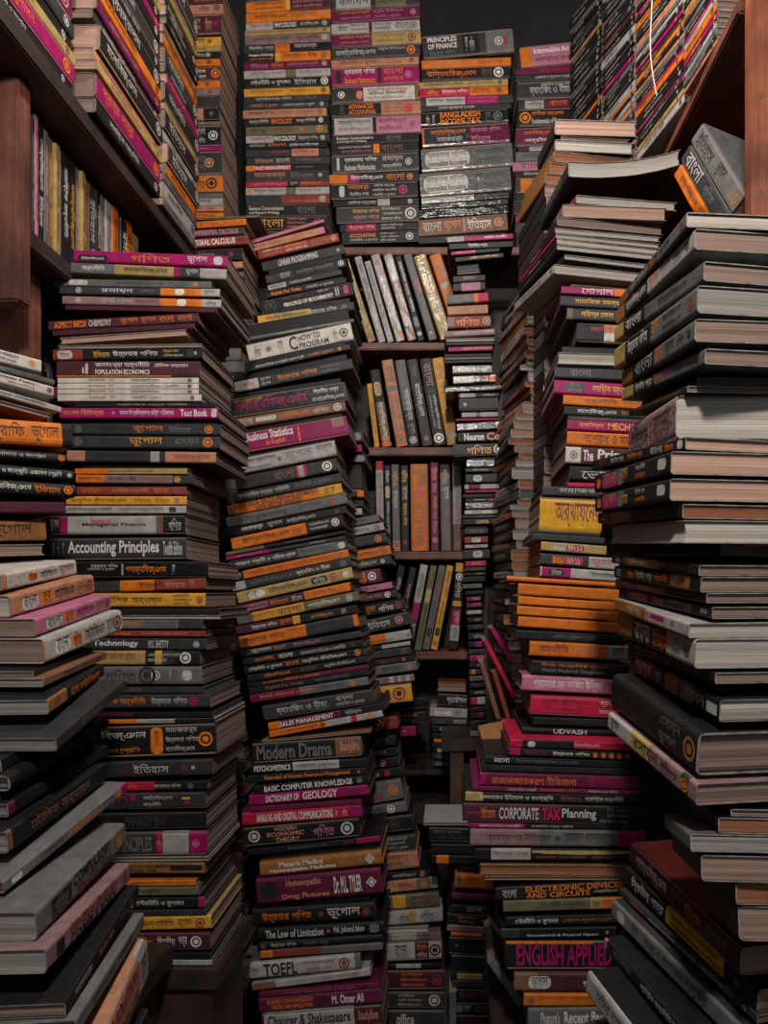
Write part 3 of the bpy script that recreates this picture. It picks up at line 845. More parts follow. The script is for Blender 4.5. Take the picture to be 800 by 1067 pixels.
uprights('S3', 1.86, '''
391 480.5 392.5 574.5 8 | l C.0-.1 | .12 .3 k ; .34 .6 m ; .65 .9 d
400.2 485 401.5 574.5 6.5 | k | .06 .2 w ; #.24 .38 u ; .42 .8 l
407.2 484 409 574.3 8.5 | g c.88-1 | *.08 .25 o ; .3 .5 l ; .5 .7 m ; @.92 r
416.8 485 417.8 574.2 9 | k | *.05 .2 y ; .24 .4 l ; .44 .7 y ; @.9 r .8
427 483.6 428.2 574 19 | t o.0-1 | *.05 .26 k ; .29 .4 m ; *.44 .8 r ; @.88 r 1
447.8 482 448.8 573.8 9 | v | *.06 .2 o ; .24 .34 p ; .38 .64 o ; .66 .8 p ; @.88 c
457.8 484 459.6 573.8 11 | g k.0-.1 | *.06 .22 o ; .26 .4 l ; .46 .7 m ; .72 .86 n ; @.92 r .9
471.2 482 471.8 573.6 9.5 | l n.7-1 | *.02 .2 u ; .24 .46 k ; .5 .84 m ; @.92 r
''', W=.15)
uprights('S4', 1.86, '''
415 590 403 650 8 | k | .2 .7 l
427 592 408 678 8 | k | .2 .7 c
438 589 421.5 678.5 8.5 | l m.44-.64 d.64-1 | .1 .4 d ; .68 .9 l
448.4 590 431.5 678 7.5 | e | #.28 .44 u ; .46 .9 k
457.2 590 439.8 677.5 8 | g | .06 .2 d ; *.24 .38 m ; .42 .72 d ; #.74 .84 k ; @.93 r
465.6 590 448.6 677.5 7.5 | y | .06 .2 k ; *.24 .38 m ; .42 .7 k ; #.74 .84 k ; @.93 r
475 587 467.3 677 10 | k y.0-.1 y.44-.5 m.54-.72 l.72-.9 | @.16 w 1.2 ; *.22 .4 l ; .56 .7 l ; .74 .88 k
''', W=.15)

stack('I', 1.64, '''
300 378 452 -3 11 | d | #.8 .97 g
300 376.5 465 -2 8 | m | .2 .6 p
300 381 475 -2 9 | d | #.84 .98 g
310 379 513 -2 7 | o k.0-.9 |
310 378 522 -1 7 | dP |
310 377 530.5 -1 7 | lP |
330 394 548.5 -13 8 | g | .55 .8 k ; @.92 r 1.1
330 399 557 -13 8.5 | l | .5 .78 k ; @.9 r 1.2
330 401.6 566.5 -12 11 | d | .5 .78 k ; @.88 o
330 406 582 -14 10 | o d.0-.46 | .52 .84 k ; @.9 r 1.2
330 407 592.5 -14 9 | d | .5 .8 l ; @.88 l .8
320 395.5 604 -12 14 | v | *.68 .8 o OB ; @.88 w
330 408 620 -14 7 | p | .55 .8 v ; @.86 c 1.2
330 413 628 -14 8 | b | .55 .8 p ; @.88 w 1.2
335 421 640 -16 11 | k | *.52 .64 o ; .68 .86 w ; @.92 r
335 425 656 -19 13.5 | d | .52 .78 l ; @.88 p
340 427 670 -14 10 | l o.48-.7 | _.52 .8 k ; @.97 d .5
340 427 681 -13 4 | k l.66-1 |
340 427 685.5 -12 8.5 | d | .8 .84 k ; .88 .96 g
340 431 694.5 -12 6.5 | k | .6 .8 r ; @.88 o .8
340 433.6 701.5 -13 10 | g | .6 .84 d ; @.92 p
345 431 712.5 -10 7 | q l.7-.76 l.8-.84 l.9-.95 | .62 .7 k
345 428 720.5 -9 19.5 | o k.0-.6 y.6-1 | #.67 .72 k .3 .75 s ; @.84 r 1.3 ; @.84 n .5
350 445 742 -6 3 D=1.755 W=.085 | k | .6 .8 o
350 444 746 -5 12 D=1.755 W=.085 | k | ^.66 .9 y ; _.7 .86 g
350 433 759 -3 11 D=1.755 W=.085 | k m.66-1 | @.86 c .4
''', W=.145)
stack('J', 1.61, '''
300 413 764 -18 13 | k r.87-1 | @.82 o 1.4
300 410 781 -15 11 | k | #.74 .77 o .1 .9 s ; .8 .94 g
300 413 792.5 -14 9.5 | k | .76 .9 l
300 414 802.5 -14 10 | k | .74 .8 l ; @.86 c 1
300 418 813 -14 9.5 | k | .7 .8 l ; @.87 C 1
320 417 828 -17 21.5 | g | ^.64 .74 k DAY ; _.68 .78 C H ; @.9 o .9
320 423 850 -15 11 | g | .66 .76 d ; @.84 w 1.2
320 429 862 -13.5 16 | k | #.7 .715 o .05 .95 s ; @.82 d
330 432 879 -9.5 15.5 | d | 3.68 .92 l ; 2.68 .9 l ; 1.68 .92 l
330 434.5 897 -11 18 | c p.0-.6 | ^.7 .86 k ; _.7 .84 k ; .88 .9 k
345 455 916 -11 7.5 | k | .58 .8 l ; @.86 c 1.2
348 455 925 -12 12.5 | c g.8-.93 l.93-1 | .62 .74 k ; _.74 .8 n ; @.87 o
360 457 938 -8 14 | e y.5-.64 | ^.7 .84 k ; _.7 .86 k ; @.9 r
358 460 954 -8 14.5 | l u.66-.74 | .56 .66 d ; *.78 .92 k
360 446 969 -3 5 | lF2 |
356 459 975 -4 8 | q l.5-.76 | .8 .9 k
354 459 984.5 -5 20 | l b.74-.88 | *.54 .66 k ; ^.76 .86 o ; _.76 .86 l ; @.94 k 1.1
356 459 1006 -2 4.5 | k l.55-.8 |
360 463 1012 -1 20 | b | 3.56 .78 o ; 2.56 .82 o ; 1.56 .8 o ; @.92 r
358 463 1034 0 16.5 | d | 3.54 .7 l ; 2.54 .78 l ; 1.54 .76 l ; @.9 l 1.1
358 463 1053 0 18 | d | .52 .7 l office
''', W=.13, down_to=-1.0)

stack('K', 1.7, '''
466 534 247 -4 5.5 | m l.0-.25 | .03 .22 k ; .56 .9 w
468 534 253.5 -3 7 | k | .3 .6 w
470 520 262 -4 4 | k m.0-.5 | .1 .5 o
474 524 268 -5 5 | k | .3 .9 y
476 500 283 -2 3 | uF1 |
472 505 287.5 -2 7 | k | .3 .7 g
472 505 295 -2 9 | k p.25-.85 | .3 .8 d
466 508 307 -3 10 | g C.75-1 o.66-.75 | .4 .52 r ; .54 .62 k
466 508 319 -2 9.5 | c | .22 .54 k ; ^.66 .96 v ; _.66 .96 v
466 511 329.5 -1.5 12.5 | r q.0-.16 | *.2 .74 o ; @.9 q
462.5 515 345 -3 6.5 | q | .18 .98 l
464 516 352.5 -1 3.5 | lF2 |
465 515 356.5 -1 3.5 | k |
467 513 361.5 -1.5 5 | m | .3 .98 y
463 512 369.5 -1 2.5 | k |
463 512 372.5 -1 2.5 | g | 
463 513 375.5 -1 3 | k |
471.5 512 381 -1 8.5 | gP | .2 .9 w
472 516 392 -2 8 | lP o.86-1 b.5-.86 | .2 .6 w
464 523 404 -3 5 | kP | .1 .9 l
477 520 410 -1 4.5 | k l.05-.42 | .2 .36 C ; .6 .9 y
478 519 415 -1 13 | d | @.15 l .4
481 519 430 -1 5 | l m.4-.5 | .1 .9 q
474.5 519 436.5 -1 2 | m |
476 521 441.5 -3 8 | gP | @.2 r 1.1 ; .54 .74 k ; .8 .9 k
477 522 450.5 -1.5 10.5 | k | *.14 .6 w Neuron ; *.66 .98 o Co
472 526 463 -2 13 | d | *.26 .74 y ; @.87 l 1.2
486 525 479 -1 8 | gP | #.12 .44 l ; .16 .4 k ; .5 .9 w
485 524 488 -1 4 | d | .2 .6 l
485 525 494 -1 9.5 | d | #.2 .42 l ; .24 .38 k
484 525 505 -1 5 | l v.1-.4 | .2 .4 k
485 524 511 -1 2.5 | m |
482 528 515 -1 4 | k |
485 527 519.5 -1 3.5 | k m.55-1 | .2 .5 l ; .6 .96 y
485 523 523.5 -1 7 | gP | #.2 .44 l ; .24 .4 k ; .5 .9 w
484 521 532 -1 4 | w | .2 .5 d
481 522 537 -1 3.5 | k | .4 .9 g
482 520 541 -1 6 | k | .36 .72 y CLASSICAL
484 508 551 -1 6 | d | .2 .8 g
484 508 559.5 -1 7 | r | #.3 .7 l ; .36 .64 d
484 508 568 -1 3.5 | l | .3 .8 r
483 510 573 -1 10 | d | #.36 .72 l ; .42 .66 d
485 506 585 -1 5.5 | C | .3 .8 p
484 506 591.5 -1 4 | d | .3 .8 g
483 506 597 -1 3 | k | .6 .9 o
482 505 601 -1 6 | k |
482 502 609 -1 4.5 | g | .2 .8 d
485 503 616 -1 4 | k |
486 501 622 -1 5 | v | .4 .9 l
486 502 628.5 -1 5 | v | .4 .9 o
485 503 636.5 -1 4 | d l.1-.9 |
487 504 644 -1 5 | k | .4 .8 o
487 505 651 -1 6 | k | .3 .8 g
488 505 660 -1 7 | k | .3 .9 l
488 505 669 -1 6 | k m.4-.8 |
488 505 677 -1 5 | d |
489 505 683 -1 7 | m | .5 .9 y
489 505 691 -1 5 | k | .5 .9 l
489 505 698 -1 5 | d o.1-.4 |
489 506 705 -1 5 | g | .2 .9 k
489 506 712 -1 5 | k | .2 .6 r
489 506 720 -1 5 | k | .3 .9 l
489 507 727 -1 8 | k C.1-.4 l.44-.9 |
489 507 737 -1 5 | k |
490 507 743 -1 6 | k m.5-.8 |
490 507 751 -1 10 | k |
''', W=.13, down_to=-.32)  # the long pale band on one charcoal cover here is a painted glint

stack('G', 1.6, '''
203 270 227 -3 3.5 | e | .1 .8 k
200 256 231 -4 7 | o | .14 .94 r INTEGRAL CALCULUS
192 254 240 -4 8 | d | .14 .9 p DIFFERENTIAL CALCULUS ; #.02 .1 r
191 258 249.5 -5 9.5 | r | .06 .8 w INTEGRAL CALCULUS ; .84 .94 k
195 252 261 -3 12 | k | @.8 r .6 ; .2 .5 g
195 253 274 -2 7 | c | .3 .7 n
196 254 283 0 5 | g |
''', W=.14, down_to=-1.0)

stack('J2', 1.87, '''
456 486 711 1 9 | tF1 |
456 487 722 2 13 | k | *.3 .98 w প্রকৌশল
448 487 737 2 10 | l | #.12 .56 w .2 .8 ; ^.18 .5 r ; _.18 .5 r ; *.66 .84 k
449 487 748 1 7 | d | .14 .4 g ; .6 .96 l
450 488 756 1 7 | k r.5-.9 | .2 .6 l
450 488 764 1 5.5 | k v.3-1 | .4 .7 l ; .74 1 o
452 489 770 1 3.5 | o |
450 489 774.5 1 5 | k |
452 489 780 1 4 | k l.1-.8 |
450 489 785 1 7 | k | .1 .5 g
450 489 793 1 6 | d | .1 .5 l
''', W=.14)

stack('R', 1.52, '''
441 530 857 0 3 | lF1 |
447 530 862 2 15 | k | ^.05 .4 g ; _.1 .5 d
449 530 879 2 11 | k | 
450 530 891 2 9 | k o.06-.22 |
474 535 911 3 14.5 | o n.0-.1 | *.05 .14 k ; *.24 .4 r
471 535 931 3 6 | v |
470 535 943 3 8 | k | *.24 .5 l
466 535 951.5 4 11.5 | k | ^.16 .46 o ; _.18 .4 o
466 535 963.5 5 6.5 | q | .1 .5 g
470 535 971.5 4 3 | o k.5-1 |
468 535 976 3 18 | k | @.12 g .3
470 535 995 3 18 | k | 
470 535 1014 3 7 | k u.1-.5 |
472 535 1021.5 2 7.5 | d | 
474 540 1031 1 12 | k | .06 .34 r ; ^.4 .6 g
474 540 1045 1 11.5 | k | #.02 .13 g ; .15 .25 l ; .3 .56 r
474 540 1058 1 14 | k | .1 .6 v
''', W=.13, down_to=-1.0)

def md(y): return 1.10 if y < 520 else 1.06 if y < 760 else 1.02
stack('MU', (1.47, 1.29), '''
560 578 163 -39 15 W=.14 | k5 |
556 578 190 -45 11 W=.135 | d2 |
546 577 200 -43 10.5 W=.16 | t4 |
543 573 211 -42 10.5 W=.16 | t4 |
540 568 222 -42 11 W=.16 | t4 |
''', W=.16, down_to=-.32)
stack('MV', (1.25, 1.08), '''
562 592 226 -58 16 D=1.25,1.08 W=.165 B=.028 | k2 | .2 .8 g
566 600 245 -42 13 D=1.25,1.08 W=.15 | r2 |
562 586 254 -43 15 D=1.25,1.08 W=.15 | q5 |
545 580 276 -50 9 D=1.25,1.08 W=.16 | k | .2 .8 g
543 578 285 -48 5.5 D=1.25,1.08 W=.16 | k2 | .3 .6 l
541 579 291 -48 5.5 D=1.25,1.08 W=.16 | m2 | .3 .6 k
540 580 297 -48.5 5.5 D=1.25,1.08 W=.16 | k2 | .3 .6 l
540 580 303 -48.5 5.5 D=1.25,1.08 W=.16 | k2 | .2 .7 g
543 588 309 -44 5 D=1.25,1.08 W=.15 | d2 |
536 577 316 -41 15 D=1.25,1.08 W=.165 | l2 | .15 .7 r ; @.93 k .8
560 595 322 -30 4 D=1.25,1.1 W=.14 | c5 |
''', W=.15)
stack('M', md, '''
585 735 297.5 9 8 | m o.365-.44 | *.14 .36 w গোপাল ; .45 .9 w
584 735 307 9 12 | d | .1 .42 y সামাজিক সমস্যা ; .46 .8 l
591 738 320 8 12.5 | d e.0-.04 | .1 .33 y দরিদ্র সেবা ; .4 .8 w
601 745 336 6 20 | k c.2-.55 | ^.1 .26 C ; #.2 .4 l .1 .5 s
581 738 367 5 12 | wF2 |
578 736 382 6 11.5 | d | .1 .24 g
577.5 738 395 10 15 | m | #.07 .2 k .2 .85 ; ^.1 .17 g ; _.09 .18 g ; *.25 .5 y সামষ্টিক অর্থনীতি
587 740 411 10 10.5 | o | .14 .37 k অর্থনীতি ; .42 .7 n
588 740 422.5 9 10 | k | .09 .36 w মনোবিজ্ঞান ; .39 .6 t
592 742 433.5 8 2.5 | lF2 |
591.5 742 436.5 8 11 | m | .08 .25 y বলবিদ্যা ; .28 .6 y MECHANICS
591 742 448.5 8 15 | o | .12 .5 k অপরাধ ও সমাজ
589.5 742 464.5 7 18 | b w.0-.105 | @.055 g .7 ; .12 .19 w The ; *.22 .6 w Principles
594 742 485 6 16 | k | *.08 .3 l ভোট
591 742 502.5 4 5 | C |
565 742 506.5 5 9.5 | d | .1 .4 l সমাজকর্ম
563 628 517 3 37 | Y | *.24 .98 v অর্থায়নের
555 630 555.5 5 6.5 | d2 |
564 632 564 5 9.5 | u | #.2 .38 l ; .22 .36 d ; #.38 .66 m ; .41 .63 w ৪৪৮১২
563 645 576 6 12 | d l.62-1 | #.16 .31 o .2 .8 s ; .18 .3 k ; #.31 .54 C .2 .8 s ; .34 .5 l ৪৫৮১১ ; *.66 .96 C
563 652 590 6 10.5 | l m.02-.36 | #.1 .28 k ; .13 .25 l ; .6 .98 k
528 645 600 7 5 | oH3 |
540 645 607.5 7 12 | o3 |
540 645 621 7 8.5 | o3 |
539 645 631 7 9.5 | o3 |
540 645 642 7 11 | o3 |
538 650 656 6 10 | k | .34 .74 g
552 654 667.5 5 16 | o l.8-1 | *.1 .4 v অর্থনীতি ; .46 .78 c ; .84 .97 k
554 656 687.5 5 14.5 | k | ^.1 .78 o বিশ্ব আঞ্চলিক ভূগোল ; _.1 .76 g World Regional Geography
544 660 703 6 16.5 | p | *.1 .72 w প্রফেসর মো. নাজিম উদ্দিন
553 662 724 5 20.5 | C | ^.1 .58 v ; _.14 .5 v ; ^.66 .96 w প্রথম পত্র ; _.66 .94 w
556 662 747 4 8 | k | .4 .9 d
544 664 757.5 4 10.5 | kH | *.27 .56 l UDVASH
531 665 769 4 8.5 | C k.1-.5 | .5 .7 l ; .74 .94 v ; #.14 .2 l
528 668 779 6 8 | k m.02-.1 | .14 .3 m ; .34 .62 w উচ্চতর গণিত ; @.66 o ; @.72 o ; @.78 o ; @.84 o ; @.9 o
505 668 788 6 7.5 | k | .06 .16 w মনো ; .2 .6 g
502 668 796.5 5 7 | k | .06 .4 d ; .44 .8 d
500 668 804.5 5 14 | v m.0-.04 | .07 .6 o বাজারজাতকরণ নীতিমালা ; .66 .82 m
492.5 668 819 5 5 | v | .2 .38 l ; .4 .62 o ; .68 .86 l
485 668 825 4 10 | k u.0-.1 | .08 .5 w ইসলামের ইতিহাস ও সংস্কৃতি ; .54 .66 n ; .68 .9 l
482.5 670 836.5 4 20 | k b.0-.55 | .1 .18 o ; #.02 .1 m .46 .54 s ; .2 .42 l CORPORATE ; .44 .54 C TAX ; .55 .74 l Planning ; 3.8 .92 g M.A. Kalam ; 2.8 .92 g Saiful Islam ; 1.76 .92 g Abul Bashar Ansar
488 670 857.5 3 5 | k m.0-.32 | .06 .3 w ; .36 .6 l
490 672 863.5 2 18 | g q.0-.4 m.85-1 | .1 .46 k ব্যবস্থাপনা নীতিমালা ; @.5 k .4 ; .54 .83 k মোহাম্মদ খালেকুজ্জামান
495 660 884 1 12.5 | k l.1-.35 | ^.36 1 u . ; .12 .33 r ; _.38 .7 n ; _.74 .95 n ; #.36 .99 u .66 .86 s
500 655 901 1 10 | tF4 |
505 655 913 0 6 | tF4 |
516 652 921 -8 15 | k | A.23 .98 o ELECTRONIC DEVICES ; Z.23 .72 o AND CIRCUITS ; .05 .16 l ; _.75 .94 l
524 650 939 -4 12 | e u.72-.82 o.82-1 | .3 .68 d ; .74 .8 k ; .84 .98 n
527 645 956 -3 9.5 | k | *.08 .46 w পৌরনীতি ও সুশাসন ; .5 .94 t
522 642 968 -2 10.5 | k d.0-.16 | _.22 .84 l Geometrical & Physical Optics ; @.92 c .5
527 665 980.5 0 30 | k | *.08 .8 m ENGLISH APPLIED ; #.0 .66 o .9 1 s
536 655 1014 1 19 | n b.2-1 | #.12 .32 l ; .15 .29 k ; .6 .75 w
546 655 1036 0 13 | o | ^.16 .8 n ; @.06 n
550 660 1051 -2 20 | g | .12 .3 l Phenom's ; .34 .82 w Recent Bank S
''', W=.17, down_to=-.62)

stack('N', (.84, .65), '''
645 715 310 -89 15.5 | d2 n.0-.16 g.62-1 | .2 .5 l ; .52 .6 o ; .66 .8 k ; @.94 r .8
642 723.5 323 -85 32 | l1 t.0-.13 k.13-.46 | *.16 .44 w ; .48 .6 o ; ^.62 .74 k ; .78 .86 k ; @.93 r .6
640 733 341 -69 20 | g1 u.0-.13 k.13-.4 | .16 .36 w ; .4 .46 r ; .55 .85 d
640 726.5 363 -66 30 | g3 u.0-.16 k.16-.5 | *.2 .46 w উচ্চতর গণিত ; *.52 .6 o ; ^.64 .84 k ; _.64 .84 k ; @.94 r .7
648 724 386 -54 28.5 | g1 t.0-.18 k.18-.5 | *.22 .48 l ; *.52 .62 o ; .66 .76 k ; .8 .88 k ; @.94 k .6
648 734.5 405 -42 16 | g1 u.0-.17 k.17-.46 | *.2 .42 w ; *.44 .54 o ; #.56 .64 m .4 .8 ; .68 .76 k ; @.93 k .7
655 716 428 -26 10 D=.84,.68 | k7 | .1 .9 t
655 704 443 -33 45 D=.86,.69 W=.15 | qP2 m.5-.53 m.0-.04 | *.06 .46 k ; *.58 .9 d
617 714 480 -25 13.5 | k5 | .1 .2 m ; .24 .4 l ; .44 .6 o ; .68 .8 l ; .82 .9 o ; #.93 .98 l
619.5 699 495 -25 24 | k5 | #.12 .36 m .1 .85 ; *.16 .34 c ; #.04 .1 o .2 .7 ; *.42 .5 y ; #.36 .42 g .1 .9 s ; ^.6 .72 l ; _.6 .72 o ; #.86 .95 l .3 .8
620 698 515.5 -17 25 | k5 | #.12 .36 m .1 .85 ; *.16 .34 c ; #.04 .1 o .2 .7 ; *.42 .5 y ; #.36 .42 g .1 .9 s ; ^.6 .72 l ; _.6 .72 o ; #.86 .95 l .3 .8
623 711 534 -9 15 | k4 t.2-.45 | .06 .14 o ; .16 .44 c
635 712 548 -6 27 | tF2 |
640 751 567 1 16.5 D=.84,.68 | k1 |
637.5 728 574 9.5 16.5 | k1 t.2-.6 | .05 .12 l ; .16 .24 o ; *.26 .48 w ; .5 .68 o ; .72 .88 g
640 730 589.5 11.5 16.5 | k1 t.7-.9 | .04 .1 l ; .2 .28 o ; *.3 .5 l ; .53 .68 o ; .72 .8 l
641 736 603 15 11.5 | k1 b.0-.6 | .3 .6 t
645 742 612 20.5 19.5 | k1 d.5-.8 | #.12 .36 m .2 .9 ; .16 .32 c ; *.42 .54 o ; ^.6 .72 l ; .74 .82 o ; #.9 .96 l .3 .7
640 717.5 623 26 16 | l2 t.0-.48 | .2 .42 w ; *.44 .52 o ; #.55 .72 m .45 .8 ; .8 .84 k
646 724 637 29 31.5 | l2 k.2-.68 t.0-.2 | *.24 .46 w ; *.5 .7 o ; ^.76 .84 k ; _.76 .84 k ; @.92 r .7
660 745 672 29 18 | k1 |
660.5 750 679 45.5 24.5 | k2 r.0-.28 t.42-.58 g.6-.74 | *.04 .24 w ; .3 .38 l ; .44 .56 o ; .64 .86 l ; #.88 .98 l .2 .7 s
638 727.5 702 62 47 | kH7 | ^.4 .66 d ; _.1 .5 b ; ^.62 .84 g ; _.62 .8 g ; @.93 t 1
634 726 742 75 24 | q7 l.0-.3 u.3-.52 d.86-.93 | *.04 .15 b ; .2 .32 w ; *.34 .62 k ; .66 .82 k ; @.895 o 1
716 748 826 26 23 D=.77,.66 | k4 |
692 719 848 21 18 D=.76,.66 | g3 |
700 730 864 27 27 D=.77,.66 | k1 |
726 766 888 32 22 D=.77,.66 | k4 |
730 768.5 910 34 35 D=.77,.66 | k1 |
''', W=.17)
stack('O', (.93, .70), '''
656 772 878 110 33 D=.93,.70 | r b.0-1 | *.08 .4 w পদার্থবিজ্ঞান ; .44 .54 g ; .56 .7 o ; .74 .9 g
650 790 902 130 29 D=.93,.70 | k y.38-.8 u.0-.0001 | *.08 .36 w ; ^.42 .76 k ; _.42 .78 k ; @.88 r .6
645 789 925 133 14.5 D=.93,.70 | d | .1 .22 o ; .26 .8 l ; @.93 l
638 780 936 140 39 D=.92,.70 | d3 g.0-1 | #.05 .12 l .2 .8 ; *.3 .75 k তথ্য ও যোগাযোগ প্রযুক্তি ; .18 .24 d
630 740 966 125 24 D=.9,.70 | k p.0-.03 | *.1 .3 g ; *.4 .8 l
612 720 1002 140 33 D=.86,.68 | k3 l.0-1 | *.12 .5 k বেসিক বায়োলজি ; .56 .8 k
''', W=.13, down_to=-.6)

# spines seen at a slant on the high shelf of the far side, nearest pile first
def pile(name, xl, xr, yr, rise, D, n, W, cols, seed, tmin=4.2, tmax=7.5, texts='kkl', top=-70):
    rnd = random.Random(seed)
    rows, y, i = [], yr, 0
    while y > top and i < n:
        h = rnd.uniform(tmin, tmax)
        c = cols[i % len(cols)]
        h *= 1.5 if c.isupper() else 1
        c = c.lower()
        y -= h
        ink = {'k': 'l', 'd': 'l', 'g': 'k', 'l': 'k', 'w': 'k', 'm': 'y', 'p': 'k', 'o': 'k', 'y': 'k', 'u': 'r', 'r': 'c', 'b': 'c', 'v': 'p', 'c': 'k', 'e': 'k', 'n': 'o', 'q': 'k', 't': 'k'}[c]
        a = rnd.uniform(.08, .2)
        rows.append(f'{xl + rnd.uniform(-1, 1):.1f} {xr + rnd.uniform(-1.2, 1.2):.1f} {y + rise:.1f} {-rise} {h - .4:.2f} | {c} | {a:.2f} {a + rnd.uniform(.25, .5):.2f} {ink} ; @{rnd.uniform(.86, .93):.2f} {ink}')
        i += 1
    return stack(name, D, '\n'.join(reversed(rows)), W=W)
pile('P0', 713, 747, 44, 55, (1.215, 1.10), 22, .12, 'ckglkmOlmkgdouklcmkd', 3)
pile('P1', 663, 712, 106, 64, (1.42, 1.25), 40, .12, 'LUkdvkkOmkgckOdmklgCkdOkmkgcdlkOkmgdkluk', 5)
pile('P2', 628, 661, 176, 42, (1.60, 1.45), 50, .12, 'kkdgkpkkmkdclkoLdkkgmkkdkLkkbdkkgkdkckkdkgkkd', 7)
pile('P3', 594, 627, 222, 42, (1.79, 1.64), 50, .12, 'kkdkgkkkdkkbkkdkgkkkokkdkkkgkkdkkckkdkkgkkb', 9, top=-20)
pile('L', 524, 560, 700, 4, (1.52, 1.34), 3, .13, 'kkd', 11)
BOOKS[:] = [b for b in BOOKS if b.stack != 'L']
rl = random.Random(21); rows = []; y = 292.0; lc = 'dkgntlckntkgrnkclknkdtnklgknckdnkglnkckndlknkgnkclk'; i = 0
while y < 756:
    h = rl.uniform(5.5, 13); c = lc[i % len(lc)]; xr_ = (548 if y < 420 else 536) + rl.uniform(-9, 6) - max(0, (y - 600) * .1); xl_ = (522 if y < 420 else 516) + rl.uniform(-4, 4)
    rise = (617 - y) * .115
    pp = rl.choice('114463')
    rows.append(f'{xl_:.1f} {xr_:.1f} {y + rise:.1f} {-rise:.1f} {h - .5:.1f} | {c}{pp} | .15 .7 {"l" if c in "kdnr" else "k"}')
    y += h; i += 1
stack('L', (1.54, 1.36), '\n'.join(rows), W=.13, down_to=-.32)

# side shelf on the near wall: piles whose spines face the aisle
def wall_pile(name, X, d0, d1, z, cols, seed, W=.2, ztop=1.15):
    rnd = random.Random(seed)
    out = []
    for i, c in enumerate(cols):
        t = rnd.uniform(.0125, .0225) * (1.7 if c.isupper() else 1); c = c.lower()
        if z > ztop: break
        a, b = d0 + rnd.uniform(0, .014), d1 - rnd.uniform(0, .014)
        P = Vector((X + rnd.uniform(-.004, .004), a, EYE + z))
        ink = {'k': 'l', 'd': 'l', 'g': 'k', 'l': 'k', 'm': 'o', 'u': 'r', 'v': 'p', 'c': 'n', 'o': 'k', 'n': 'y', 'y': 'k'}[c]
        s0 = rnd.uniform(.08, .2)
        bk = Book(f'{name}{i}', P, Vector((0, 1, 0)), Vector((-1, 0, 0)), b - a, W, t, c + rnd.choice('557'), [f'.{int(s0*100):02d} .{int(s0*100)+45} {ink}', f'@.92 {ink}'], '', name)
        BOOKS.append(bk); out.append(bk); z += t + .0005
    return out
wall_pile('A1', -.534, .80, 1.095, .7045, 'kMukdVlMkkugkdmoklkkvdk', 1)
wall_pile('A2', -.516, 1.113, 1.375, .7045, 'kMucKdvoKkDkmkuKdgkkbkdk'.replace('b', 'v'), 2)
wall_pile('A3', -.519, 1.394, 1.585, .7045, 'gLgoDlKuKmkDonkkKugDvkkd', 4)
xs_ = [26.5, 32, 37, 40, 43.5, 51, 55, 61, 66, 84, 88, 92, 97, 105, 110, 114, 121, 128, 135, 142, 150]
cs_ = "m c d p k g n u k g u o d k g l o k o u d k".split()
rb = random.Random(8)
for i, (xa, xb) in enumerate(zip(xs_, xs_[1:])):
    d0, d1 = .575 * FOC / (CX - xa), .575 * FOC / (CX - xb)
    if d1 > 1.53: break
    hgt = rb.uniform(.166, .176)
    X = -.578 - rb.uniform(0, .006)
    P = Vector((X, d0 + .0004, EYE + .4935 + hgt))
    c = cs_[i]; ink = {'k': 'w', 'd': 'l', 'g': 'l', 'n': 'y', 'u': 'k', 'o': 'k', 'q': 'l', 'm': 'w', 'c': 'n', 'p': 'm', 'l': 'k'}[c]
    BOOKS.append(Book(f'B{i}', P, Vector((0, 0, -1)), Vector((-1, 0, 0)), hgt, .12, d1 - d0 - .0012, c, [f'*.12 .55 {ink}' if i not in (8,) else '^.2 .8 y', f'.6 .85 {ink}' if i != 8 else '_.12 .75 w'], '', 'B'))
for i, (xa, xb, c, top) in enumerate(((29, 43.5, 'd', 281), (44, 50, 'k', 306), (50.5, 56, 'g', 312))):
    d0, d1 = .70 * FOC / (CX - xa), .70 * FOC / (CX - xb)
    z1 = (CY - top) * d0 / FOC
    P = Vector((-.70, d0, EYE + z1))
    BOOKS.append(Book(f'BL{i}', P, Vector((0, 0, -1)), Vector((-1, 0, 0)), z1 - .2935, .12, d1 - d0 - .001, c, ['*.1 .6 ' + ('l' if c == 'k' else 'k'), '.65 .9 ' + ('w' if c == 'k' else 'r')], '', 'BL'))
# grey volumes slumped on the side shelf by the red post, one on the other
def slumped():
    pl, pr = at(719, 148, 1.17), at(762, 222, 1.08)
    u = pr - pl; L = u.length; u.normalize()
    n = Vector((.86, .5, .08)); n = (n - u * n.dot(u)).normalized(); w = u.cross(n)
    P = pl
    for i, (t, sh, cov, it) in enumerate(((.030, 0, 'g', '*.06 .4 k ; .5 .66 k ; @.92 t'), (.026, .004, 'd', '*.06 .4 l ; .5 .7 g'), (.020, .012, 'k o.0-1', '.1 .5 k ; .56 .8 n'))):
        if i: P = P - w * (t + .0012)
        BOOKS.append(Book(f'Q{i}', P + u * sh, u, n, L, .13, t, cov, it.split(';'), '', 'Q'))
slumped()
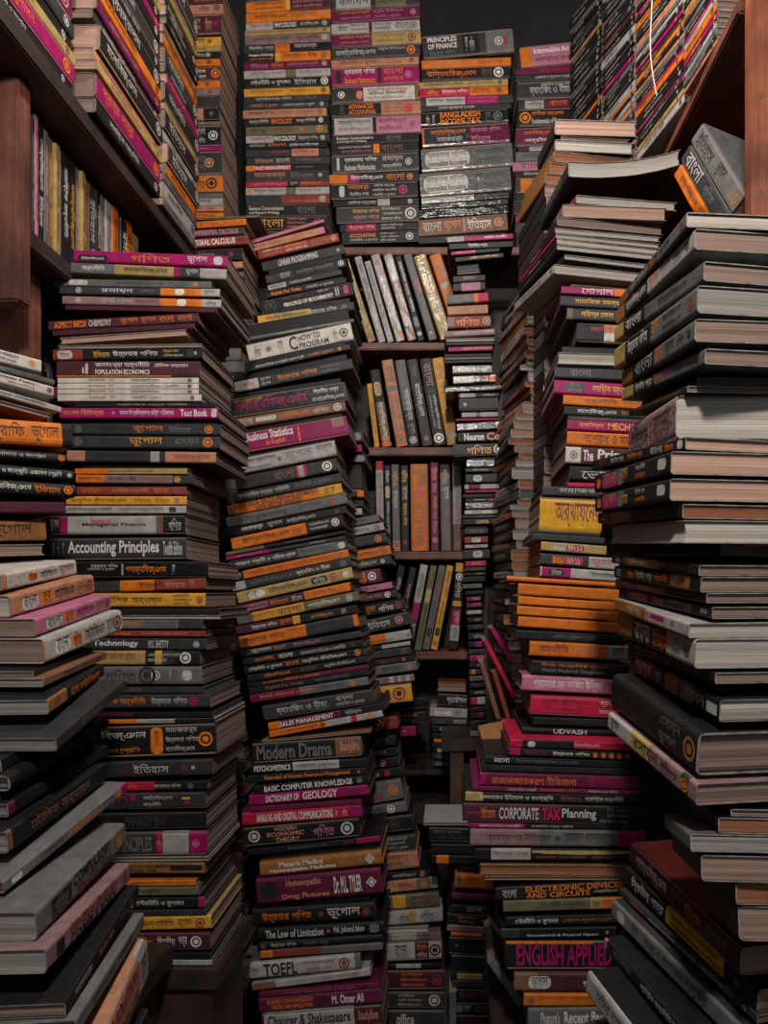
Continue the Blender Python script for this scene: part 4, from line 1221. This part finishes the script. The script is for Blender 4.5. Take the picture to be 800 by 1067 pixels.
# singles: a tan notebook leaning in the gap, a grey volume leaning by the floor pile
def leaner(key, a, b, da, db, T, W, cov, items, n):
    pl, pr = at(*a, da), at(*b, db)
    u = pr - pl; L = u.length; u.normalize(); n = Vector(n); n = (n - u * n.dot(u)).normalized()
    bk = Book(key, pl, u, n, L, W, T, cov, items, '', 'X'); BOOKS.append(bk); return bk
leaner('X0', (496, 759), (505, 789), 1.16, 1.14, .012, .045, 't', [], (1, .25, 0))
leaner('X1', (508, 1004), (540, 1050), 1.12, 1.12, .012, .15, 'g', [], (0, 1, 0))
leaner('X2', (468, 1034), (468, 1085), 1.50, 1.50, .014, .12, 'g', [], (0, 1, 0))
for i, (a, b, c) in enumerate((((510, 655), (531, 690), 'm'), ((503, 668), (534, 728), 'C'), ((512, 700), (528, 752), 'r'), ((499, 690), (517, 750), 'n'))):
    leaner(f'X{3 + i}', a, b, 1.30 - .015 * i, 1.30 - .015 * i, .008, .12, c, [], (0, 1, 0))
# ------------------------------------------------------------------ the setting
def box_mesh(name, lo, hi, mat, parent=None, bevel=.0025):
    import bmesh
    bm = bmesh.new()
    bmesh.ops.create_cube(bm, size=1)
    c = [(a + b) / 2 for a, b in zip(lo, hi)]; s = [b - a for a, b in zip(lo, hi)]
    for v in bm.verts: v.co = Vector((v.co.x * s[0], v.co.y * s[1], v.co.z * s[2]))
    bmesh.ops.bevel(bm, geom=bm.edges[:], offset=bevel, segments=2, affect='EDGES')
    me = bpy.data.meshes.new(name); bm.to_mesh(me); bm.free()
    me.materials.append(mat)
    o = bpy.data.objects.new(name, me); C.objects.link(o)
    o.location = c
    if parent is not None:
        o.location = Vector(c) - parent.location
        o.parent = parent
    return o

wood_red = wood_mat('varnished_red_wood', (.13, .034, .018), (.30, .092, .048), 1)
wood_red_x = wood_mat('varnished_red_wood_across', (.10, .030, .018), (.25, .085, .048), 0)
wood_red_z = wood_mat('varnished_red_wood_upright', (.20, .055, .026), (.46, .15, .068), 2, .4)
wood_dark = wood_mat('old_dark_wood', (.035, .016, .012), (.13, .050, .032), 2)
wood_dark_y = wood_mat('old_dark_wood_along', (.016, .010, .008), (.055, .028, .02), 1)
wall_m = plain_mat('dark_plaster', (.012, .012, .012), (.022, .021, .021), 6)  # almost black wall tone, lightly mottled
floor_m = plain_mat('worn_concrete', (.05, .045, .04), (.10, .09, .08), 9)

chipped = wood_mat('chipped_red_wood', (.06, .022, .015), (.26, .085, .05), 2)
def room_part(name, lo, hi, m):
    o = box_mesh(name, lo, hi, m, bevel=.001)
    o['kind'] = 'structure'
    return o
room_part('floor', (-1.0, -1.6, -.05), (1.0, 2.5, 0), floor_m)
room_part('wall_back', (-1.0, 2.40, 0), (1.0, 2.5, 3.3), wall_m)
room_part('wall_left', (-1.1, -1.6, 0), (-1.0, 2.5, 3.3), wall_m)
room_part('wall_right', (1.0, -1.6, 0), (1.1, 2.5, 3.3), wall_m)

def furniture(name, label, cat, loc):
    e = bpy.data.objects.new(name, None); e.empty_display_size = .1
    C.objects.link(e); e.location = loc
    return tag(e, label, cat)

bc = furniture('bookcase', 'red-brown wooden bookcase of open shelves at the end of the aisle', 'bookcase', (0, 2.1, 0))
BOARDS = ((254, 262, 1.86), (357.6, 365.4, 1.86), (466.4, 475, 1.86), (574.6, 583, 1.86), (678.3, 687, 1.86), (801.5, 807, 1.86), (836, 858, 1.86))
for i, (y0, y1, d) in enumerate(BOARDS):
    z1, z0 = EYE + (CY - y0) * d / FOC, EYE + (CY - y1) * d / FOC
    z1 -= .0006
    lo, hi = ((-.517, 1.875, z0), (.42, 2.08, z1)) if i == 0 else ((-.29, 1.852, z0), (.066, 2.08, z1))
    box_mesh('board', lo, hi, wood_red_x if i < 5 else wood_dark_y, bc)
box_mesh('side_panel', (-.316, 1.86, 0), (-.292, 2.08, EYE + (CY - 263) * 1.86 / FOC), wood_dark, bc)
box_mesh('side_panel', (.068, 1.86, 0), (.09, 2.08, EYE + (CY - 263) * 1.86 / FOC), wood_dark, bc)
box_mesh('side_panel', (-.545, 1.935, 0), (-.5175, 2.08, 1.9), wood_dark, bc)
box_mesh('side_panel', (.422, 1.875, 0), (.44, 2.08, 1.9), wood_dark, bc)
box_mesh('back_panel', (-.545, 2.085, 0), (.42, 2.10, 1.84), wood_dark_y, bc)

ls = furniture('wall_shelf', 'dark timber shelf of two boards and rough posts against the near wall', 'shelf', (-.75, .9, 0))
box_mesh('board', (-.98, .56, EYE + .675), (-.531, 1.59, EYE + .7035), wood_dark_y, ls)
box_mesh('board', (-.98, 1.0305, EYE + .466), (-.568, 1.56, EYE + .4925), wood_dark_y, ls)
box_mesh('board', (-.98, 1.15, EYE + .27), (-.69, 1.50, EYE + .2925), wood_dark_y, ls)
box_mesh('post', (-.64, 1.0, EYE + .380), (-.562, 1.03, EYE + .674), chipped, ls)
box_mesh('post', (-.72, 1.10, EYE + .10), (-.606, 1.14, EYE + .464), chipped, ls)
box_mesh('board', (-.98, 1.765, EYE + .652), (-.50, 1.925, EYE + .6765), wood_dark_y, ls)
box_mesh('back_panel', (-.998, .56, 0), (-.985, 1.59, 2.5), wood_dark, ls)

rs = furniture('wall_shelf', 'orange-red timber shelf with a tall smooth post and a nailed front edge', 'shelf', (.6, 1.2, 0))
box_mesh('board', (.382, 1.02, EYE + .770), (.85, 1.86, EYE + .7885), wood_red, rs)
box_mesh('board', (.362, .985, EYE + .462), (.85, 1.30, EYE + .482), wood_red, rs)
p = box_mesh('post', (.377, .96, EYE - .6), (.40, .985, 2.35), wood_red_z, rs)
box_mesh('post', (.4025, .962, EYE - .6), (.445, .984, 2.35), wood_red_z, rs)
box_mesh('back_panel', (.905, .93, 0), (.92, 1.86, 2.35), wood_dark, rs)
nail_m = plain_mat('nail_head', (.10, .06, .045), (.2, .12, .09), 30, .4)
for i, (px, py) in enumerate(((761, 23), (723.5, 95), (777.5, 122), (778, 218))):
    V, F, M, mm = disc_part(0, 0, .0035, [nail_m], y=0)
    o = link('nail', V, F, M, mm, rs)
    q = at(px, py, 1.0)
    if i < 2:
        k = .3815 / q.x; o.location = Vector((.3812, k * 1.0, EYE + .779)) - rs.location
        o.rotation_euler = (0, 0, math.radians(-90))
    else: o.location = Vector((.388, .9594, q.z)) - rs.location

cl = furniture('counter', 'dark red-brown wooden counter carrying the pile with the magenta top book', 'counter', (-.47, 1.23, 0))
zc = EYE + (CY - 1006.8) * 1.15 / FOC
box_mesh('top', (-.60, 1.135, zc - .03), (-.342, 1.335, zc), wood_dark_y, cl)
box_mesh('front_panel', (-.58, 1.145, 0), (-.355, 1.162, zc - .0305), wood_mat('dull_red_panel', (.028, .011, .008), (.07, .026, .018), 2, .7), cl)
box_mesh('side_panel', (-.37, 1.1625, 0), (-.357, 1.325, zc - .0305), wood_dark, cl)
box_mesh('side_panel', (-.58, 1.1625, 0), (-.567, 1.325, zc - .0305), wood_dark, cl)

def bench(label, lo, hi):
    b = furniture('bench', label, 'bench', ((lo[0] + hi[0]) / 2, (lo[1] + hi[1]) / 2, 0))
    box_mesh('seat', (lo[0], lo[1], hi[2] - .03), hi, wood_dark_y, b)
    for x in (lo[0] + .02, hi[0] - .05):
        for y in (lo[1] + .01, hi[1] - .04): box_mesh('leg', (x, y, 0), (x + .03, y + .03, hi[2] - .0305), wood_dark, b)
bench('low dark bench under the slanting English textbooks', (-.98, .5, 0), (-.405, 1.125, EYE - .512))
bench('low dark bench under the pile with the electronics textbook', (.06, .93, 0), (.62, 1.32, EYE - .622))
bench('low dark bench under the slanting physics and ICT textbooks', (.15, .55, 0), (.9, .925, EYE - .602))
bench('low dark bench under the narrow pile beside the bookcase', (.06, 1.355, 0), (.34, 1.69, EYE - .322))
bench('low dark bench in front of the end bookcase', (-.02, 1.695, 0), (.2, 1.845, EYE - .322))

# white string hanging over the books on the high shelf
def cord(name, pts, r, mat, label):
    cu = bpy.data.curves.new(name, 'CURVE'); cu.dimensions = '3D'; cu.bevel_depth = r; cu.bevel_resolution = 2
    sp = cu.splines.new('NURBS'); sp.points.add(len(pts) - 1); sp.use_endpoint_u = True; sp.order_u = 3
    for q, p_ in zip(sp.points, pts): q.co = (*p_, 1)
    o = bpy.data.objects.new(name, cu); C.objects.link(o)
    cu.materials.append(mat)
    dg = bpy.context.evaluated_depsgraph_get()
    me = bpy.data.meshes.new_from_object(o.evaluated_get(dg))
    m = bpy.data.objects.new(name, me); bpy.data.objects.remove(o); C.objects.link(m)
    m.name = name
    return tag(m, label, 'string')
cord('string', [at(681, -40, 1.30), at(679, 10, 1.295), at(677, 45, 1.29), at(679, 75, 1.29), at(684, 99, 1.30)], .0011, ink_mat('w'), 'thin white string hanging over the books on the high shelf')

# ------------------------------------------------------------------ light: one bare lamp hung over the aisle in front, plus two added fills: one deeper in the aisle, one weak from behind
def area(name, loc, rot, sx, sy, power, col):
    l = bpy.data.lights.new(name, 'AREA'); l.shape = 'RECTANGLE'; l.size = sx; l.size_y = sy
    l.energy = power; l.color = col
    o = bpy.data.objects.new(name, l); C.objects.link(o); o.location = loc; o.rotation_euler = rot
    return o
def lamp(name, loc, power, r, col):
    l = bpy.data.lights.new(name, 'POINT'); l.energy = power; l.shadow_soft_size = r; l.color = col
    o = bpy.data.objects.new(name, l); C.objects.link(o); o.location = loc
    return o
lamp('ceiling_lamp', (.02, -.02, EYE + .80), LAMP, .05, (1, .93, .86))
lamp('aisle_fill', (-.02, .95, EYE + 1.12), AISLE_FILL, .05, (1, .90, .80))  # added unseen light that brightens side-facing spines and the back piles
area('front_fill', (0, -1.4, EYE + 1.05), (math.radians(76), 0, 0), 1.6, 1.1, FRONT, (.93, .97, 1))  # added frontal fill that softens the contrast, with no known source
w = bpy.data.worlds.new('World'); bpy.context.scene.world = w; w.use_nodes = True
w.node_tree.nodes['Background'].inputs[0].default_value = (.8, .9, 1, 1)
w.node_tree.nodes['Background'].inputs[1].default_value = WORLD

# ------------------------------------------------------------------ camera: level, the lens shifted so the uprights stay parallel
cd = bpy.data.cameras.new('camera'); cam = bpy.data.objects.new('camera', cd); C.objects.link(cam)
cam.location = (0, 0, EYE); cam.rotation_euler = (math.pi / 2, 0, 0)
cd.sensor_fit = 'VERTICAL'; cd.sensor_height = 36; cd.sensor_width = 36
cd.lens = 36 * FOC / 1067
cd.shift_x = (400 - CX) / 1067; cd.shift_y = (CY - 533.5) / 1067
cd.clip_start = .02
sc = bpy.context.scene; sc.camera = cam
sc.view_settings.view_transform = 'Standard'; sc.view_settings.look = 'None'
sc.view_settings.exposure = EXPOSURE; sc.view_settings.gamma = 1; sc.view_settings.use_curve_mapping = False
# ------------------------------------------------------------------ which books show largest from the aisle
from mathutils.bvhtree import BVHTree
def shown():
    V, F, own = [], [], []
    for i, b in enumerate(BOOKS):
        o = len(V)
        for x in (0, b.L):
            for y in (0, b.W):
                for z in (0, b.T): V.append(b.P + b.u * x + b.n * y + b.w * z)
        for q in ((0, 1, 3, 2), (4, 6, 7, 5), (0, 4, 5, 1), (2, 3, 7, 6), (0, 2, 6, 4), (1, 5, 7, 3)):
            F.append(tuple(o + k for k in q)); own.append(i)
    tree = BVHTree.FromPolygons(V, F)
    eye = Vector((0, 0, EYE)); count = [0] * len(BOOKS)
    for py in range(1, 1067, 3):
        for px in range(1, 800, 3):
            hit = tree.ray_cast(eye, (at(px, py, 1.0) - eye).normalized())
            if hit[2] is not None: count[own[hit[2]]] += 1
    return count
COUNT = shown()
order = sorted((i for i, b in enumerate(BOOKS) if not b.filler and COUNT[i] > 0), key=lambda i: -COUNT[i])
SINGLE = set(order[:305])

# ------------------------------------------------------------------ labels
PLACE = dict(F1='the back pile beside the wall shelf', F2='second back-wall pile from the left', F3='third back-wall pile from the left',
             F4='fourth back-wall pile from the left', F5='the last back-wall pile on the right', H='the leaning centre pile', D='the pile on the dark counter',
             LF='the near left pile', MU='the salmon and rust heap', MV='the heap of outturned page edges', M='the orange-banded pile', N='the near right pile',
             O='the slanting pile at bottom right', I='the upper rear pile', J='the low rear pile',
             K='the narrow pile beside the bookcase', G='the calculus pile behind the counter pile', J2='the low bookcase shelf', R='the dark pile below the bookcase',
             L='the ragged pile behind the orange books', P0='the first pile on the high red shelf', P1='the second pile on the high red shelf',
             P2='the third pile on the high red shelf', P3='the fourth pile on the high red shelf', A1='the first pile on the wall shelf', A2='the second pile on the wall shelf',
             A3='the third pile on the wall shelf', S1='the top bookcase shelf', S2='the second bookcase shelf', S3='the third bookcase shelf', S4='the fourth bookcase shelf',
             B='the row standing on the wall shelf', BL='the group standing under the wall shelf', Q='the slumped books by the red post', X='the gap')
SOLO = dict(X0='tan notebook lying in the gap beside the crimson books', X1='grey book leaning low against the floor pile of electronics textbooks',
            X2='narrow grey book standing on end at the foot of the dark pile', X3='magenta booklet leaning steeply behind the orange books, uppermost of four',
            X4='crimson booklet leaning steeply behind the pink book', X5='rust-red booklet leaning behind the crimson books', X6='brown booklet leaning beside the narrow pile',
            Q0='grey book slumped by the red post, topmost with its cover showing', Q1='charcoal book slumped beneath the grey one by the red post', Q2='orange-spined book lowest of the slumped three by the red post')
ORD = 'first second third fourth fifth sixth seventh eighth ninth tenth eleventh twelfth thirteenth fourteenth fifteenth sixteenth seventeenth eighteenth nineteenth'.split()
TENS = {20: ('twentieth', 'twenty'), 30: ('thirtieth', 'thirty'), 40: ('fortieth', 'forty'), 50: ('fiftieth', 'fifty'), 60: ('sixtieth', 'sixty'), 70: ('seventieth', 'seventy')}
def ordinal(n):
    if n < 20: return ORD[n - 1]
    a, b = TENS[n - n % 10]
    return a if n % 10 == 0 else b + '-' + ORD[n % 10 - 1]
CARD = 'one two three four five six seven eight nine'.split()
UNSAID = ('TOEFL', 'UDVASH', 'Chaucer', 'Dr. M', 'Md.', 'M. Omar', 'M.A.', 'Saiful', 'Abul', 'M.S.', 'Studyline', 'Phenom', 'ASPECT', 'BEDI', 'Twelfth', 'The', 'office', 'Principles', 'BANGLADESH', 'DAY', 'Recent')
KEEP = ('The Law', 'Principles of M')
def title(b):
    out = []
    for it in b.items:
        it = it.strip()
        if not it or it[0] in '@%#': continue
        q = it.lstrip('^_*AZ').split(None, 3)
        if len(q) < 4 or not q[3].isascii() or len(q[3]) < 4 or not q[3][0].isalpha(): continue
        if q[3].startswith(UNSAID) and not q[3].startswith(KEEP): continue
        out.append(q[3].lower())
    w = ' '.join(out).replace('-', ' ').split()
    return ' '.join(w[:5])
def look(b):
    t = b.cov.split(); base, fl = t[0][0], t[0][1:]
    pap = next((dict(zip('1234567', 'brown white grey rust-brown salmon charcoal brown'.split()))[c] for c in fl if c.isdigit()), 'brown')
    if 'F' in fl: return f'{NAMES[base]} book showing its {pap} page edges'
    cols = {base: 1.0}
    for k in t[1:]:
        a, z = (float(v) for v in k[1:].split('-'))
        if z - a > .08: cols[k[0]] = cols.get(k[0], 0) + z - a; cols[base] -= z - a
    cs = sorted((c for c in cols if cols[c] > .07), key=lambda c: -cols[c])[:2]
    s = ' and '.join(NAMES[c] for c in cs)
    if 'P' in fl: s = 'plastic-wrapped ' + s
    ink = []
    for it in b.items:
        it = it.strip()
        if it and it[0] not in '@%#':
            q = it.lstrip('^_*AZ').split()
            if len(q) > 2 and q[2] in NAMES: ink.append(q[2])
    s += ' book'
    if ink: s += f' with {NAMES[max(sorted(set(ink)), key=ink.count)]} lettering'
    return s
piles = {}
for i, b in enumerate(BOOKS):
    if not b.filler and COUNT[i] > 0: piles.setdefault(b.stack, []).append(b)
for k, v in piles.items():
    if k[0] == 'A': v.reverse()
def by_order(b, v, k):
    n, m = v.index(b) + 1, len(v) - v.index(b)
    if k[0] == 'S': return f'{ordinal(n)} from the left on {PLACE[k]}'
    if k in ('B', 'BL'): return f'{ordinal(n)} from the near end of {PLACE[k]}'
    if m < n: return f'{"lowest" if m == 1 else ordinal(m) + " from the bottom"} of {PLACE[k]}'
    return f'{"topmost" if n == 1 else ordinal(n) + " from the top"} of {PLACE[k]}'
def short(b):
    s = look(b)
    return s if ' showing ' in s else s.split(' with ')[0]
def named(t):
    w = t.split()[:4]
    if w[0] == 'the': w = w[1:]
    if w[-1] in ('and', 'of', 'on', 'with'): w = w[:-1]
    return 'the ' + ' '.join(w) + ('' if w[-1] == 'book' else ' book')
LABEL = {}
for k, v in piles.items():
    names = {b.key: title(b) for b in v}
    for b in v:
        if b.key in SOLO: LABEL[b.key] = SOLO[b.key]; continue
        t = names[b.key]
        if t and sum(names[c.key] == t for c in v) == 1:
            s = f'{short(b)} reading {t} in {PLACE[k]}'
        else:
            near = [(abs(v.index(c) - v.index(b)), v.index(b) - v.index(c), names[c.key]) for c in v if names[c.key] and c is not b and sum(names[d.key] == names[c.key] for d in v) == 1]
            near = min(near) if near and k[0] != 'S' else None
            if near and near[0] <= 5:
                d = f'just {"below" if near[1] > 0 else "above"}' if near[0] == 1 else f'{CARD[near[0] - 1]} {"below" if near[1] > 0 else "above"}'
                s = f'{look(b)}, {d} {named(near[2])}'
            else:
                s = f'{look(b)}, {by_order(b, v, k)}'
        if len(s.split()) > 16: s = s.replace(look(b), short(b))
        if len(s.split()) > 16: s = f'{short(b)}, {by_order(b, v, k)}'
        LABEL[b.key] = s
seen = {}
for k, v in LABEL.items(): seen.setdefault(v, []).append(k)
for lab, ks in seen.items():
    if len(ks) > 1:
        for b in BOOKS:
            if b.key in ks and b.key in LABEL: LABEL[b.key] = f'{short(b)}, {by_order(b, piles[b.stack], b.stack)}'

# letter outlines first, while the scene is small
for b in BOOKS:
    for it in b.items:
        q = it.strip().lstrip('^_*123AZ').split(None, 3)
        if len(q) == 4 and it.strip()[0] not in '@%#': letters(q[3])
for t in POOL: letters(t)

for i, b in enumerate(BOOKS):
    if i in SINGLE:
        e = b.build()
        tag(e, LABEL[b.key], 'book', 'books in ' + PLACE[b.stack])
    else: b.pour()
rest = link('distant_books', STUFF['V'], STUFF['F'], STUFF['M'], STUFF['mats'])
tag(rest, 'small crowded books filling the far, high and half hidden piles', 'books', None, 'stuff')
